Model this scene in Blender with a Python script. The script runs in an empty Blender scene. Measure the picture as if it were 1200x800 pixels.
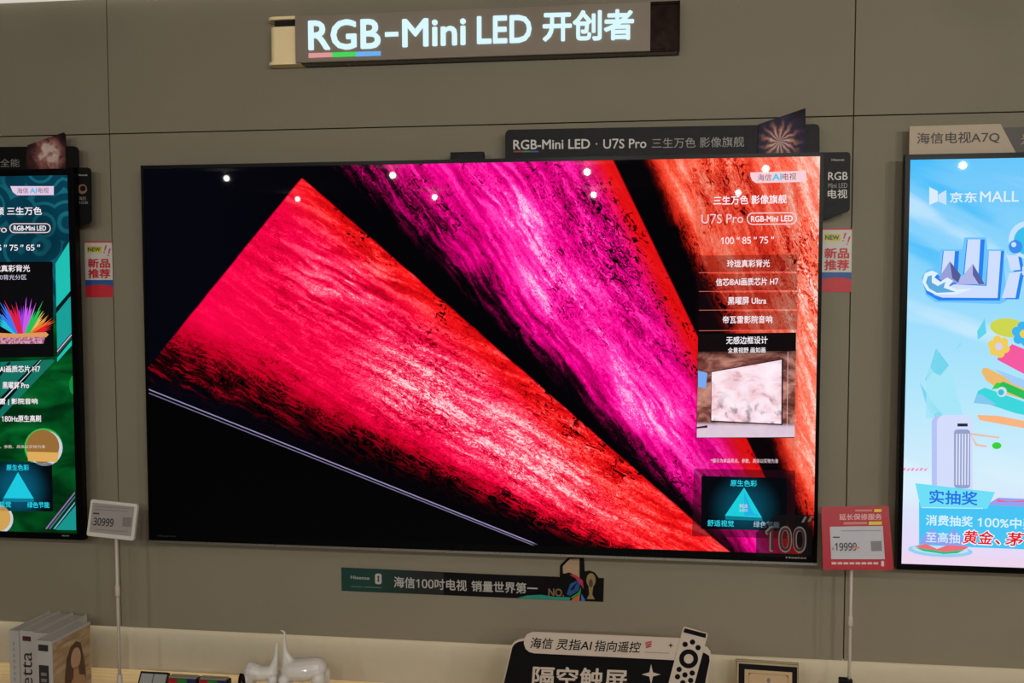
import bpy, bmesh, math, random
from mathutils import Matrix, Vector

# ------------------------------------------------------------------ camera
scene = bpy.context.scene
COL = scene.collection
F_PX, YAW, PITCH, ROLL = 1049.5, 0.1221, -0.0525, 0.001
CAM = Vector((0.5004, -2.961, 1.6588))
_ry = Matrix.Rotation(YAW, 3, 'Z') @ Matrix.Rotation(PITCH, 3, 'X') @ Matrix.Rotation(ROLL, 3, 'Y')
cam_data = bpy.data.cameras.new('camera')
cam_data.sensor_width = 36.0
cam_data.lens = 36.0 * F_PX / 1200.0
cam_data.clip_start = 0.02
cam = bpy.data.objects.new('camera', cam_data)
COL.objects.link(cam)
_r, _f, _u = _ry.col[0], _ry.col[1], _ry.col[2]
cam.matrix_world = Matrix(((_r[0], _u[0], -_f[0], CAM[0]), (_r[1], _u[1], -_f[1], CAM[1]),
                           (_r[2], _u[2], -_f[2], CAM[2]), (0, 0, 0, 1)))
scene.camera = cam

# ------------------------------------------------------------------ world, exposure
world = bpy.data.worlds.new('shop_ambient')
scene.world = world
world.use_nodes = True
world.node_tree.nodes['Background'].inputs[0].default_value = (0.9, 0.85, 0.75, 1)
world.node_tree.nodes['Background'].inputs[1].default_value = 0.02
vs = scene.view_settings
vs.view_transform = 'Standard'
vs.look = 'None'
vs.gamma = 1.0
vs.exposure = 0.0
vs.use_curve_mapping = False

DOWNLIGHT_W = 4.0           # each recessed ceiling downlight
SPOT_W = 14.2               # each swivelling spotlight aimed at the wall
LED_W = 3.2                 # warm LED strip in the slot above the counter
ROOM = dict(x0=-4.6, x1=4.6, y0=-7.4, y1=0.06, ceil=2.684)

# ------------------------------------------------------------------ helpers
ORIGIN = {}


def lin(c):
    out = []
    for v in c:
        v = v / 255.0
        out.append(v / 12.92 if v <= 0.04045 else ((v + 0.055) / 1.055) ** 2.4)
    return out


def tag(o, label=None, cat=None, group=None, kind=None):
    if label: o['label'] = label
    if cat: o['category'] = cat
    if group: o['group'] = group
    if kind: o['kind'] = kind
    return o


def thing(name, loc, label, cat, group=None):
    o = bpy.data.objects.new(name, None)
    o.empty_display_size = 0.05
    COL.objects.link(o)
    o.location = loc
    ORIGIN[o] = Vector(loc)
    return tag(o, label, cat, group)


def mesh(name, verts, faces, mat, parent=None, origin=None, smooth=False):
    org = ORIGIN[parent] if parent else Vector(origin or (0, 0, 0))
    me = bpy.data.meshes.new(name)
    me.from_pydata([tuple(Vector(v) - org) for v in verts], [], faces)
    bm = bmesh.new(); bm.from_mesh(me)
    bmesh.ops.recalc_face_normals(bm, faces=bm.faces)
    bm.to_mesh(me); bm.free()
    if smooth:
        for p in me.polygons: p.use_smooth = True
    if mat: me.materials.append(mat)
    o = bpy.data.objects.new(name, me)
    COL.objects.link(o)
    if parent: o.parent = parent
    else: o.location = org
    ORIGIN[o] = org
    return o


def box_data(lo, hi):
    x0, y0, z0 = lo; x1, y1, z1 = hi
    v = [(x0, y0, z0), (x1, y0, z0), (x1, y1, z0), (x0, y1, z0), (x0, y0, z1), (x1, y0, z1), (x1, y1, z1), (x0, y1, z1)]
    f = [(0, 3, 2, 1), (4, 5, 6, 7), (0, 1, 5, 4), (1, 2, 6, 5), (2, 3, 7, 6), (3, 0, 4, 7)]
    return v, f


def bevel(o, w, seg=2):
    bm = bmesh.new(); bm.from_mesh(o.data)
    bmesh.ops.bevel(bm, geom=list(bm.edges), offset=w, segments=seg, affect='EDGES', profile=0.6)
    bm.to_mesh(o.data); bm.free()
    return o


def box(name, lo, hi, mat, parent=None, bev=0, origin=None):
    v, f = box_data(lo, hi)
    o = mesh(name, v, f, mat, parent, origin)
    if bev: bevel(o, bev)
    return o


def boxes(name, lst, mat, parent=None):
    V, Fc = [], []
    for lo, hi in lst:
        v, f = box_data(lo, hi); k = len(V)
        V += v; Fc += [tuple(i + k for i in q) for q in f]
    return mesh(name, V, Fc, mat, parent)


def tube(name, pts, rad, mat, parent=None, seg=12, origin=None):
    pts = [Vector(p) for p in pts]
    rads = rad if isinstance(rad, (list, tuple)) else [rad] * len(pts)
    V, Fc = [], []
    up = None
    for i, p in enumerate(pts):
        d = (pts[min(i + 1, len(pts) - 1)] - pts[max(i - 1, 0)]).normalized()
        if up is None: up = Vector((0, 1, 0)) if abs(d.y) < 0.9 else Vector((1, 0, 0))
        a = d.cross(up).normalized(); b = a.cross(d).normalized(); up = b
        for k in range(seg):
            t = 2 * math.pi * k / seg
            V.append(p + (a * math.cos(t) + b * math.sin(t)) * rads[i])
    n = len(pts)
    for i in range(n - 1):
        for k in range(seg):
            k2 = (k + 1) % seg
            Fc.append((i * seg + k, i * seg + k2, (i + 1) * seg + k2, (i + 1) * seg + k))
    Fc.append(tuple(range(seg))); Fc.append(tuple((n - 1) * seg + k for k in range(seg)))
    return mesh(name, V, Fc, mat, parent, origin, smooth=True)


def at(px, py, Y):
    """the point of the place seen at a pixel, on the vertical plane y = Y"""
    r = _ry @ Vector(((px - 600) / F_PX, 1.0, (400 - py) / F_PX))
    return CAM + r * ((Y - CAM.y) / r.y)


_glyphs = {}


def glyphs(body, bold=0.0, shear=0.0, depth=0.0, split=False):
    body = body.translate({48 + i: 0x1D7E2 + i for i in range(10)})      # plain sans-serif figures
    key = (body, bold, shear, depth, split)
    if key in _glyphs: return _glyphs[key]
    c = bpy.data.curves.new('lettering', 'FONT')
    c.body = body; c.shear = shear; c.resolution_u = 3; c.extrude = depth
    if split:
        for i in range(len(body)):
            c.materials.append(bpy.data.materials[0]); c.body_format[i].material_index = i
    o = bpy.data.objects.new('lettering', c)
    COL.objects.link(o)
    dg = bpy.context.evaluated_depsgraph_get()
    me = bpy.data.meshes.new_from_object(o.evaluated_get(dg))
    vs_ = [tuple(v.co) for v in me.vertices]
    fs = [(tuple(p.vertices), p.material_index) for p in me.polygons]
    bpy.data.objects.remove(o); bpy.data.curves.remove(c); bpy.data.meshes.remove(me)
    if bold:                                   # heavier strokes: the glyphs laid over themselves, slightly shifted
        bv, bf = [], []
        for k in range(6):
            dx, dy = bold * math.cos(k * math.pi / 3 + 0.5), bold * math.sin(k * math.pi / 3 + 0.5)
            n0 = len(bv)
            bv += [(x + dx, y + dy, z + k * 0.00004) for x, y, z in vs_]
            bf += [(tuple(i + n0 for i in f), m) for f, m in fs]
        vs_, fs = bv, bf
    used = {i for f, _ in fs for i in f}
    xs = [vs_[i][0] for i in used]; ys = [vs_[i][1] for i in used]
    _glyphs[key] = (vs_, fs, min(xs), max(xs), min(ys), max(ys))
    return _glyphs[key]


class Plane:
    """a flat face in the room: o origin, u to the right, v up, n towards the shop floor"""

    def __init__(s, o, u=(1, 0, 0), v=(0, 0, 1)):
        s.o = Vector(o); s.u = Vector(u).normalized(); s.v = Vector(v).normalized()
        s.n = s.u.cross(s.v)          # (1,0,0)x(0,0,1) = (0,-1,0)

    def pt(s, u, v, n=0.0):
        return s.o + s.u * u + s.v * v + s.n * n

    def px(s, x, y, n=0.0):
        r = _ry @ Vector(((x - 600) / F_PX, 1.0, (400 - y) / F_PX))
        q = s.o + s.n * n
        t = (q - CAM).dot(s.n) / r.dot(s.n)
        d = CAM + r * t - s.o
        return (d.dot(s.u), d.dot(s.v))

    def shape(s, name, uv, n0, n1, mat, parent=None, origin=None):
        k = len(uv)
        if n0 == n1:
            return mesh(name, [s.pt(a, b, n0) for a, b in uv], [tuple(range(k))], mat, parent, origin)
        V = [s.pt(a, b, n0) for a, b in uv] + [s.pt(a, b, n1) for a, b in uv]
        Fc = [tuple(range(k))[::-1], tuple(range(k, 2 * k))] + [(i, (i + 1) % k, (i + 1) % k + k, i + k) for i in range(k)]
        return mesh(name, V, Fc, mat, parent, origin)

    def shapes(s, name, uvs, n, mat, parent=None):
        V, Fc = [], []
        for uv in uvs:
            k = len(V); V += [s.pt(a, b, n) for a, b in uv]; Fc.append(tuple(range(k, k + len(uv))))
        return mesh(name, V, Fc, mat, parent)

    def pxs(s, pts, n=0.0):
        return [s.px(x, y, n) for x, y in pts]

    def draw(s, name, pts, n, mat, parent, n1=None):
        return s.shape(name, s.pxs(pts, n if n1 is None else n1), n, n if n1 is None else n1, mat, parent)

    def text(s, name, body, a, b, h, n, mat, parent, bold=0.0, shear=0.0, rise=0.0, split=False):
        """lettering whose ink runs from pixel a to pixel b (mid-height) and is h pixels tall"""
        ua, va = s.px(a[0], a[1], n); ub, vb = s.px(b[0], b[1], n)
        mx, my = (a[0] + b[0]) / 2, (a[1] + b[1]) / 2
        hv = s.px(mx, my - h / 2, n)[1] - s.px(mx, my + h / 2, n)[1]
        vs_, fs, x0, x1, y0, y1 = glyphs(body, bold, shear, 0.5 if rise else 0.0, split)
        kx = (ub - ua) / (x1 - x0); ky = hv / (y1 - y0)
        def place(i):
            x, y, z = vs_[i]
            q = (x - x0) / (x1 - x0)
            return s.pt(ua + (x - x0) * kx, va + (vb - va) * q + (y - (y0 + y1) / 2) * ky, n + ((z + 0.5) * rise if rise else z))
        if not split:
            return mesh(name, [place(i) for i in range(len(vs_))], [f for f, _ in fs], mat, parent)
        out = []
        for m in range(len(body)):
            ff = [f for f, k in fs if k == m]
            if not ff: continue
            ids = sorted({i for f in ff for i in f}); rm = {i: j for j, i in enumerate(ids)}
            out.append(mesh(name, [place(i) for i in ids], [tuple(rm[i] for i in f) for f in ff], mat, parent))
        return out


def rrect(u0, v0, u1, v1, r, seg=5, corners=(1, 1, 1, 1)):
    """rounded rectangle; corners bl, br, tr, tl"""
    P = []
    for (cx, cy, a0, on) in ((u0 + r, v0 + r, 180, corners[0]), (u1 - r, v0 + r, 270, corners[1]), (u1 - r, v1 - r, 0, corners[2]), (u0 + r, v1 - r, 90, corners[3])):
        if not on:
            P.append((u0 if a0 in (180, 90) else u1, v0 if a0 in (180, 270) else v1)); continue
        for k in range(seg + 1):
            t = math.radians(a0 + 90 * k / seg)
            P.append((cx + r * math.cos(t), cy + r * math.sin(t)))
    return P


def disc(cu, cv, r, seg=20, ry=None):
    return [(cu + r * math.cos(2 * math.pi * k / seg), cv + (ry or r) * math.sin(2 * math.pi * k / seg)) for k in range(seg)]


def pdisc(cx, cy, r, seg=20, ry=None, rot=0.0):
    P = []
    for k in range(seg):
        t = 2 * math.pi * k / seg
        a, b = r * math.cos(t), (ry or r) * math.sin(t)
        P.append((cx + a * math.cos(rot) - b * math.sin(rot), cy + a * math.sin(rot) + b * math.cos(rot)))
    return P


def prr(x0, y0, x1, y1, r, slope=0.0, seg=5, corners=(1, 1, 1, 1)):
    return [(x, -y + slope * (x - x0)) for x, y in rrect(x0, -y1, x1, -y0, r, seg, corners)]


def star4(cx, cy, r, ry=None, k=0.28):
    P = []
    for i in range(8):
        t = math.pi / 4 * i; q = 1 if i % 2 == 0 else k
        P.append((cx + r * q * math.cos(t), cy + (ry or r) * q * math.sin(t)))
    return P


# ------------------------------------------------------------------ materials
class E:
    """a value in a node tree, with arithmetic"""
    g = None
    def __init__(s, sock): s.s = sock
    def __add__(a, b): return mth('ADD', a, b)
    __radd__ = __add__
    def __sub__(a, b): return mth('SUBTRACT', a, b)
    def __rsub__(a, b): return mth('SUBTRACT', b, a)
    def __mul__(a, b): return mth('MULTIPLY', a, b)
    __rmul__ = __mul__
    def __truediv__(a, b): return mth('DIVIDE', a, b)
    def __neg__(a): return mth('MULTIPLY', a, -1.0)


def put(inp, v):
    if isinstance(v, E): E.g.links.new(v.s, inp)
    elif isinstance(v, (tuple, list)):
        inp.default_value = tuple(v) + (1.0,) * (len(inp.default_value) - len(v))
    else: inp.default_value = v


def mth(op, *a):
    n = E.g.nodes.new('ShaderNodeMath'); n.operation = op
    for i, v in enumerate(a): put(n.inputs[i], v)
    return E(n.outputs[0])


def smooth(x, a, b, lo=0.0, hi=1.0):
    n = E.g.nodes.new('ShaderNodeMapRange'); n.interpolation_type = 'SMOOTHSTEP'
    for i, v in enumerate((x, a, b, lo, hi)): put(n.inputs[i], v)
    return E(n.outputs[0])


def vec(x, y, z=0.0):
    n = E.g.nodes.new('ShaderNodeCombineXYZ')
    for i, v in enumerate((x, y, z)): put(n.inputs[i], v)
    return E(n.outputs[0])


def noise(v, scale=5.0, detail=2.0, rough=0.5, dist=0.0):
    n = E.g.nodes.new('ShaderNodeTexNoise')
    put(n.inputs['Vector'], v); put(n.inputs['Scale'], scale); put(n.inputs['Detail'], detail)
    put(n.inputs['Roughness'], rough); put(n.inputs['Distortion'], dist)
    return E(n.outputs['Fac'])


def voronoi(v, scale, feature='F1', rand=1.0):
    n = E.g.nodes.new('ShaderNodeTexVoronoi'); n.feature = feature
    put(n.inputs['Vector'], v); put(n.inputs['Scale'], scale); put(n.inputs['Randomness'], rand)
    return E(n.outputs['Distance'])


def cmix(f, a, b):
    n = E.g.nodes.new('ShaderNodeMix'); n.data_type = 'RGBA'
    put(n.inputs[0], f); put(n.inputs[6], a); put(n.inputs[7], b)
    return E(n.outputs[2])


def ramp(f, stops):
    n = E.g.nodes.new('ShaderNodeValToRGB'); cr = n.color_ramp
    put(n.inputs[0], f)
    while len(cr.elements) < len(stops): cr.elements.new(0.5)
    for e, (p, c) in zip(cr.elements, stops):
        e.position = p; e.color = tuple(lin(c)) + (1,)
    return E(n.outputs[0])


def local():
    n = E.g.nodes.new('ShaderNodeTexCoord'); q = E.g.nodes.new('ShaderNodeSeparateXYZ')
    E.g.links.new(n.outputs['Object'], q.inputs[0])
    return E(q.outputs[0]), E(q.outputs[1]), E(q.outputs[2])


def new_mat(name):
    m = bpy.data.materials.new(name); m.use_nodes = True
    E.g = m.node_tree
    return m, m.node_tree.nodes['Principled BSDF']


_mats = {}


def M(name, rgb, rough=0.5, metal=0.0, grain=0.0, gscale=60.0, spec=0.5, coat=0.0):
    if name in _mats: return _mats[name]
    m, b = new_mat(name)
    c = lin(rgb)
    if grain:
        x, y, z = local()
        n = noise(vec(x, y, z), gscale, 3.0)
        put(b.inputs['Base Color'], cmix(n, [k * (1 - grain) for k in c], [min(1, k * (1 + grain)) for k in c]))
        put(b.inputs['Roughness'], smooth(n, 0, 1, max(0, rough - 0.06), min(1, rough + 0.06)))
    else:
        put(b.inputs['Base Color'], c); b.inputs['Roughness'].default_value = rough
    b.inputs['Metallic'].default_value = metal
    b.inputs['Specular IOR Level'].default_value = spec
    b.inputs['Coat Weight'].default_value = coat
    _mats[name] = m
    return m


def EM(rgb, k=1.0, alpha=1.0, sample=False):
    """a lit patch of a screen"""
    key = ('lit', tuple(rgb), k, alpha)
    if key in _mats: return _mats[key]
    m, b = new_mat('screen_light')
    put(b.inputs['Base Color'], (0.005, 0.005, 0.005)); b.inputs['Roughness'].default_value = 0.02
    b.inputs['Specular IOR Level'].default_value = 0.03
    put(b.inputs['Emission Color'], lin(rgb)); b.inputs['Emission Strength'].default_value = k
    b.inputs['Alpha'].default_value = alpha
    if not sample: m.cycles.emission_sampling = 'NONE'
    _mats[key] = m
    return m


def screen_mat(name, fn):
    m, b = new_mat(name)
    put(b.inputs['Base Color'], (0.0012, 0.0012, 0.0012)); b.inputs['Roughness'].default_value = 0.02
    b.inputs['Specular IOR Level'].default_value = 0.03
    put(b.inputs['Emission Color'], fn()); b.inputs['Emission Strength'].default_value = 1.0
    return m


def wall_mat():
    m, b = new_mat('taupe_wall_fabric')
    x, y, z = local()
    weave = noise(vec(x, y, z), 900.0, 2.0, 0.6)
    broad = noise(vec(x, y, z), 2.5, 3.0, 0.5)
    c = cmix(weave, lin((124, 117, 101)), lin((143, 135, 117)))
    put(b.inputs['Base Color'], cmix(smooth(broad, 0.3, 0.7, 0.0, 0.14), c, lin((117, 109, 93))))
    b.inputs['Roughness'].default_value = 0.75
    b.inputs['Specular IOR Level'].default_value = 0.25
    bp = E.g.nodes.new('ShaderNodeBump'); bp.inputs['Strength'].default_value = 0.12; bp.inputs['Distance'].default_value = 0.001
    put(bp.inputs['Height'], weave); E.g.links.new(bp.outputs[0], b.inputs['Normal'])
    return m


def wood_mat():
    m, b = new_mat('pale_oak_laminate')
    x, y, z = local()
    g = noise(vec(x * 1.5, y * 30.0, z * 30.0), 3.0, 4.0, 0.6, 0.5)
    put(b.inputs['Base Color'], cmix(smooth(g, 0.3, 0.7), lin((214, 184, 134)), lin((232, 205, 158))))
    b.inputs['Roughness'].default_value = 0.45
    return m


WALL = wall_mat()
WOOD = wood_mat()
SPLASH = M('cream_back_panel', (176, 168, 150), 0.6, grain=0.05, gscale=30)
CEIL = M('white_ceiling_paint', (225, 220, 208), 0.9, grain=0.03)
FLOOR = M('grey_floor_tile', (140, 132, 120), 0.35, grain=0.1, gscale=12)
FARWALL = M('dim_far_wall', (120, 112, 100), 0.8, grain=0.06, gscale=8)
BLACK = M('black_gloss_plastic', (5, 5, 7), 0.3, spec=0.1)
MATT = M('black_matt_plastic', (10, 10, 12), 0.55, grain=0.1, spec=0.2)
CHROME = M('brushed_silver_trim', (190, 188, 182), 0.3, 1.0, grain=0.06, gscale=200)
WHITE = M('white_plastic', (205, 200, 190), 0.4, grain=0.02)
GREYPRINT = M('silver_grey_print', (176, 172, 168), 0.5)
JOINT = M('dark_joint', (22, 18, 14), 0.9)

# ------------------------------------------------------------------ the room
X0, X1, Y0, Y1, ZC = ROOM['x0'], ROOM['x1'], ROOM['y0'], ROOM['y1'], ROOM['ceil']
wall = box('wall_back', (X0, Y1, 0), (X1, Y1 + 0.1, ZC), SPLASH)
tag(wall, 'taupe panelled display wall with thin dark joints', kind='structure')
SEAM_Z, BOT_Z = 2.2185, 0.47
SEAM_X = [X0, -3.772, -1.276, 1.2209, 3.717, X1]
G = 0.0035
box('panel_backing', (X0, 0.028, BOT_Z + 0.004), (X1, 0.036, ZC), JOINT, wall)
for i in range(5):
    a, b_ = SEAM_X[i] + G / 2, SEAM_X[i + 1] - G / 2
    box('wall_panel', (a, 0, BOT_Z), (b_, 0.028, SEAM_Z - G / 2), WALL, wall, bev=0.001)
    box('wall_panel', (a, 0, SEAM_Z + G / 2), (b_, 0.028, ZC), WALL, wall, bev=0.001)
tag(box('floor', (X0, Y0, -0.05), (X1, Y1, 0), FLOOR), 'grey tiled shop floor below the display counter', kind='structure')
tag(box('ceiling', (X0, Y0, ZC), (X1, Y1, ZC + 0.05), CEIL), 'flat white ceiling above the display wall', kind='structure')
tag(box('wall_left', (X0 - 0.1, Y0, 0), (X0, Y1, ZC), FARWALL), 'plain left side wall of the shop', kind='structure')
tag(box('wall_right', (X1, Y0, 0), (X1 + 0.1, Y1, ZC), FARWALL), 'plain right side wall of the shop', kind='structure')
tag(box('wall_front', (X0, Y0 - 0.1, 0), (X1, Y0, ZC), FARWALL), 'dim wall on the far side of the shop', kind='structure')

cl = box('ceiling_edge_glow', (X0, -0.035, ZC - 0.004), (X1, -0.001, ZC), EM((206, 200, 188)), None)  # added glow standing in for the bright ceiling edge
tag(cl, 'thin added glowing strip standing in for the bright ceiling edge above the display wall', kind='structure')

# recessed ceiling downlights, the rows that mirror in the screens
LAMPGLOW = EM((255, 236, 205), 14.0, sample=False)
RIM = M('white_lamp_rim', (230, 226, 216), 0.4)
for yy, aim, watt in ((-2.9, 0.0, DOWNLIGHT_W), (-4.4, 74.0, SPOT_W), (-6.05, 80.0, SPOT_W)):
    for xx, share in ((-2.78, 0.3), (-1.36, 0.7), (0.22, 1.0), (1.6, 1.25), (3.05, 1.6)):
        a_ = math.radians(aim)
        dr_ = Vector((0, math.sin(a_), -math.cos(a_)))
        hd = Vector((xx, yy, ZC - (0.055 if aim else 0.012)))
        if aim: d = thing('ceiling_spotlight', (xx, yy, ZC), 'swivelling ceiling spotlight aimed at the television wall', 'light', 'ceiling spotlights')
        else: d = thing('ceiling_downlight', (xx, yy, ZC), 'round recessed ceiling downlight above the shop floor', 'light', 'ceiling downlights')
        tube('rim', [(xx, yy, ZC - 0.008), (xx, yy, ZC)], [0.06, 0.064], RIM, d, 20)
        tube('lamp_head', [hd - dr_ * (0.05 if aim else 0.01), hd - dr_ * 0.001], 0.044, RIM, d, 20)
        e1 = Vector((1, 0, 0)); e2 = dr_.cross(e1)
        mesh('lens', [hd + (e1 * math.cos(t * 0.3927) + e2 * math.sin(t * 0.3927)) * 0.03 for t in range(16)], [tuple(range(16))], LAMPGLOW, d)
        ld = bpy.data.lights.new('lamp', 'AREA'); ld.shape = 'DISK'; ld.size = 0.045
        ld.energy = watt * share; ld.color = (1.0, 0.97, 0.89)
        lo = bpy.data.objects.new('lamp', ld); COL.objects.link(lo); lo.parent = d
        lo.location = hd + dr_ * 0.003 - Vector((xx, yy, ZC)); lo.rotation_euler = (a_, 0, 0)

# counter with its LED slot
ct = thing('display_counter', (0, -0.2, 0), 'long low pale oak counter running below the television wall', 'counter')
ZT = 0.29
box('countertop', (X0 + 0.02, -0.47, ZT - 0.03), (X1 - 0.02, Y1 - 0.001, ZT), WOOD, ct, bev=0.002)
for i in range(6):
    a = X0 + 0.05 + i * 1.515
    box('drawer_front', (a, -0.455, 0.03), (a + 1.505, -0.435, ZT - 0.035), WHITE, ct, bev=0.002)
box('carcass', (X0 + 0.04, -0.434, 0.0), (X1 - 0.04, Y1 - 0.002, ZT - 0.031), SPLASH, ct)
ls = box('trim_1', (X0 + 0.05, 0.038, BOT_Z + 0.012), (X1 - 0.05, 0.056, BOT_Z + 0.02), EM((255, 226, 180), 0.6), None)
tag(ls, 'hidden warm LED strip in the slot below the wall panels', kind='structure')
ld = bpy.data.lights.new('led_strip', 'AREA'); ld.shape = 'RECTANGLE'; ld.size = X1 - X0 - 0.1; ld.size_y = 0.016
ld.energy = LED_W; ld.color = (1.0, 0.93, 0.78)
lo = bpy.data.objects.new('led_strip', ld); COL.objects.link(lo); lo.parent = ls; lo.location = (0, 0.047, BOT_Z + 0.011)

# ------------------------------------------------------------------ televisions
TVN = 0.085                     # the screens stand this far from the wall panels
TP = Plane((0, 0, 0))           # the wall plane: u = x, v = z, n = distance from the wall


def ring(name, o, i, n0, n1, mat, parent):
    (a0, b0, a1, b1), (c0, d0, c1, d1) = o, i
    bx = lambda x0, z0, x1, z1: ((x0, -n1, z0), (x1, -n0, z1))
    return boxes(name, [bx(a0, d1, a1, b1), bx(a0, b0, a1, d0), bx(a0, d0, c0, d1), bx(c1, d0, a1, d1)], mat, parent)


def television(name, x0, x1, z0, z1, bez, label, smat, trim):
    """bez: left, bottom, right, top"""
    t = thing(name, ((x0 + x1) / 2, 0, z0), label, 'television', 'wall mounted televisions')
    xc, zc = (x0 + x1) / 2, (z0 + z1) / 2
    box('wall_mount', (xc - 0.35, -0.03, zc - 0.25), (xc + 0.35, 0.0, zc + 0.25), MATT, t)
    box('back_housing', (x0 + 0.02, -0.062, z0 + 0.03), (x1 - 0.02, -0.03, z1 - 0.02), MATT, t, bev=0.008)
    box('rear_shell', (x0 + 0.002, -TVN + 0.001, z0 + 0.006), (x1 - 0.002, -0.062, z1 - 0.002), BLACK, t)
    zb = z0 + (0.008 if trim else 0)
    ring('bezel', (x0, zb, x1, z1), (x0 + bez[0], z0 + bez[1], x1 - bez[2], z1 - bez[3]), 0.062, TVN + 0.003, BLACK, t)
    if trim:
        boxes('metal_trim', [((x0, -TVN - 0.003, z0), (x1, -0.062, z0 + 0.008))], CHROME, t)
    s = mesh('screen', [(x0 + bez[0], -TVN, z0 + bez[1]), (x1 - bez[2], -TVN, z0 + bez[1]), (x1 - bez[2], -TVN, z1 - bez[3]), (x0 + bez[0], -TVN, z1 - bez[3])],
             [(0, 1, 2, 3)], smat, t)
    return t, s


MX0, MX1, MZ0, MZ1 = -1.114, 1.114, 0.806, 2.094
LX0, LX1, LZ0, LZ1 = -3.584, -1.356, 0.806, 2.089
RX0, RX1, RZ0, RZ1 = 1.354, 3.582, 0.803, 2.082


def coords(x0, x1, z0):
    """node coordinates as world x and z, from the screen's own object space"""
    x, y, z = local()
    return x + (x0 + x1) / 2, z + z0


def line(x, z, p, q):
    """signed distance to the line through two points, positive on its upper side"""
    (a, b), (c, d) = p, q
    L = math.hypot(c - a, d - b)
    return ((x - a) * (-(d - b) / L)) + ((z - b) * ((c - a) / L))


def P2(px, py):
    return TP.px(px, py, TVN)


def fan_picture():
    x, z = coords(MX0, MX1, MZ0)
    wob = (noise(vec(x, z, 0.0), 14.0, 3.0) - 0.5)

    def grain(deg, seed, st):
        """wet ribbed surface: long streaks, pebbled cells, glitter and dark drops"""
        c, s_ = math.cos(math.radians(deg)), math.sin(math.radians(deg))
        u = x * c + z * s_; v = z * c - x * s_
        w1 = noise(vec(u, v, seed), 3.0, 2.0) - 0.5
        w2 = noise(vec(u, v, seed + 2.0), 24.0, 2.0) - 0.5
        v2 = v + w1 * 0.07 + w2 * 0.016
        n1 = noise(vec(u * 5.0, v2 * st, seed), 1.0, 1.5, 0.45, 0.25)
        n1b = noise(vec(u * 12.0, v2 * st * 2.0, seed + 5.0), 1.0, 2.0, 0.5, 0.7)
        st_ = mth('MAXIMUM', mth('MINIMUM', (n1 - 0.5) * 5.5 + (n1b - 0.5) * 3.5, 1.0), -1.0)
        dkl = smooth(mth('ABSOLUTE', n1b - 0.5), 0.0, 0.035, 1.0, 0.0)          # wandering dark lines
        fine = (noise(vec(u * 80.0, v2 * 140.0, seed), 1.0, 2.5, 0.6, 1.2) - 0.5) * 4.5
        q = vec(u * 44.0 + w2 * 7.0, v2 * 64.0 + (n1b - 0.5) * 9.0, seed)
        cell = smooth(voronoi(q, 1.0, 'DISTANCE_TO_EDGE'), 0.0, 0.2, 1.0, 0.0) * smooth(n1b, 0.4, 0.55) + dkl * 0.5
        patch = noise(vec(u * 3.2, v * 5.0, seed + 3.0), 1.0, 2.0, 0.5)
        drop = smooth(voronoi(vec(u * 30.0 + w2 * 6.0, v2 * 46.0 + (n1b - 0.5) * 5.0, seed + 9.0), 1.0), 0.2, 0.34, 1.0, 0.0)
        return st_, fine, cell, patch, drop

    def clamp(v): return mth('MAXIMUM', mth('MINIMUM', v, 1.0), 0.0)

    def spot(px, py, deg, lu, lv):
        a, b = P2(px, py); c, s_ = math.cos(math.radians(deg)), math.sin(math.radians(deg))
        du = (x - a) * c + (z - b) * s_; dv = (z - b) * c - (x - a) * s_
        return mth('EXPONENT', -(du * du * (1.0 / lu ** 2) + dv * dv * (1.0 / lv ** 2)))

    # lower red blade
    up = -line(x, z, P2(362, 214), P2(815, 610)) + wob * 0.008
    lf = -line(x, z, P2(176, 426), P2(350, 211)) + wob * 0.004
    lo_ = line(x, z, P2(178, 446), P2(720, 655)) + wob * 0.08
    t = clamp(lo_ / (lo_ + up))
    st_, fine, cell, patch, drop = grain(-29, 1.0, 40.0)
    hl = clamp(spot(620, 535, -33, 0.46, 0.15) + spot(480, 445, -30, 0.18, 0.12) * 0.8)
    hl2 = spot(395, 330, -26, 0.20, 0.14)
    rim_ = smooth(up, 0.02, 0.16, 1.0, 0.0)
    amt = 0.55 + hl * 0.5 + hl2 * 0.9 + rim_ * 0.2
    body = smooth(t, 0.0, 0.36, 0.10, 0.485)
    pa = smooth(patch, 0.46, 0.6)
    far = smooth(x, P2(230, 0)[0], P2(400, 0)[0], 0.35, 1.0)
    lowd = smooth(t, 0.28, 0.04)
    val = (body + hl * 0.30 + hl2 * 0.06 + st_ * 0.17 * amt * far + fine * (0.06 + hl * 0.16 + hl2 * 0.05) * far
           - cell * (0.06 + pa * 0.12 + hl * 0.18) * far - st_ * lowd * 0.14 - fine * lowd * 0.08 - cell * lowd * 0.2
           - drop * smooth(patch, 0.46, 0.56) * (0.14 + rim_ * 0.34) * far - rim_ * hl * 0.16)
    ra = ramp(val, [(0.0, (0, 0, 2)), (0.16, (64, 0, 8)), (0.32, (196, 0, 36)), (0.50, (255, 4, 74)), (0.68, (255, 74, 116)), (0.95, (255, 218, 224))])
    rb = ramp(val, [(0.0, (0, 0, 2)), (0.16, (64, 0, 4)), (0.32, (200, 6, 12)), (0.50, (255, 22, 26)), (0.68, (255, 92, 92)), (0.95, (255, 218, 216))])
    colA = cmix(clamp(smooth(x, P2(560, 0)[0], P2(800, 0)[0]) + rim_ * far), ra, rb)
    mA = smooth(up, 0.0, 0.007) * smooth(lf, 0.0, 0.007) * smooth(lo_, -0.02, 0.07)

    # magenta blade
    upB = -line(x, z, P2(719, 186), P2(885, 532))
    loB = line(x, z, P2(398, 205), P2(806, 604)) + wob * 0.03
    tB = clamp(loB / (loB + upB))
    st2, fine2, cell2, patch2, drop2 = grain(-54, 11.0, 38.0)
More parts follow.
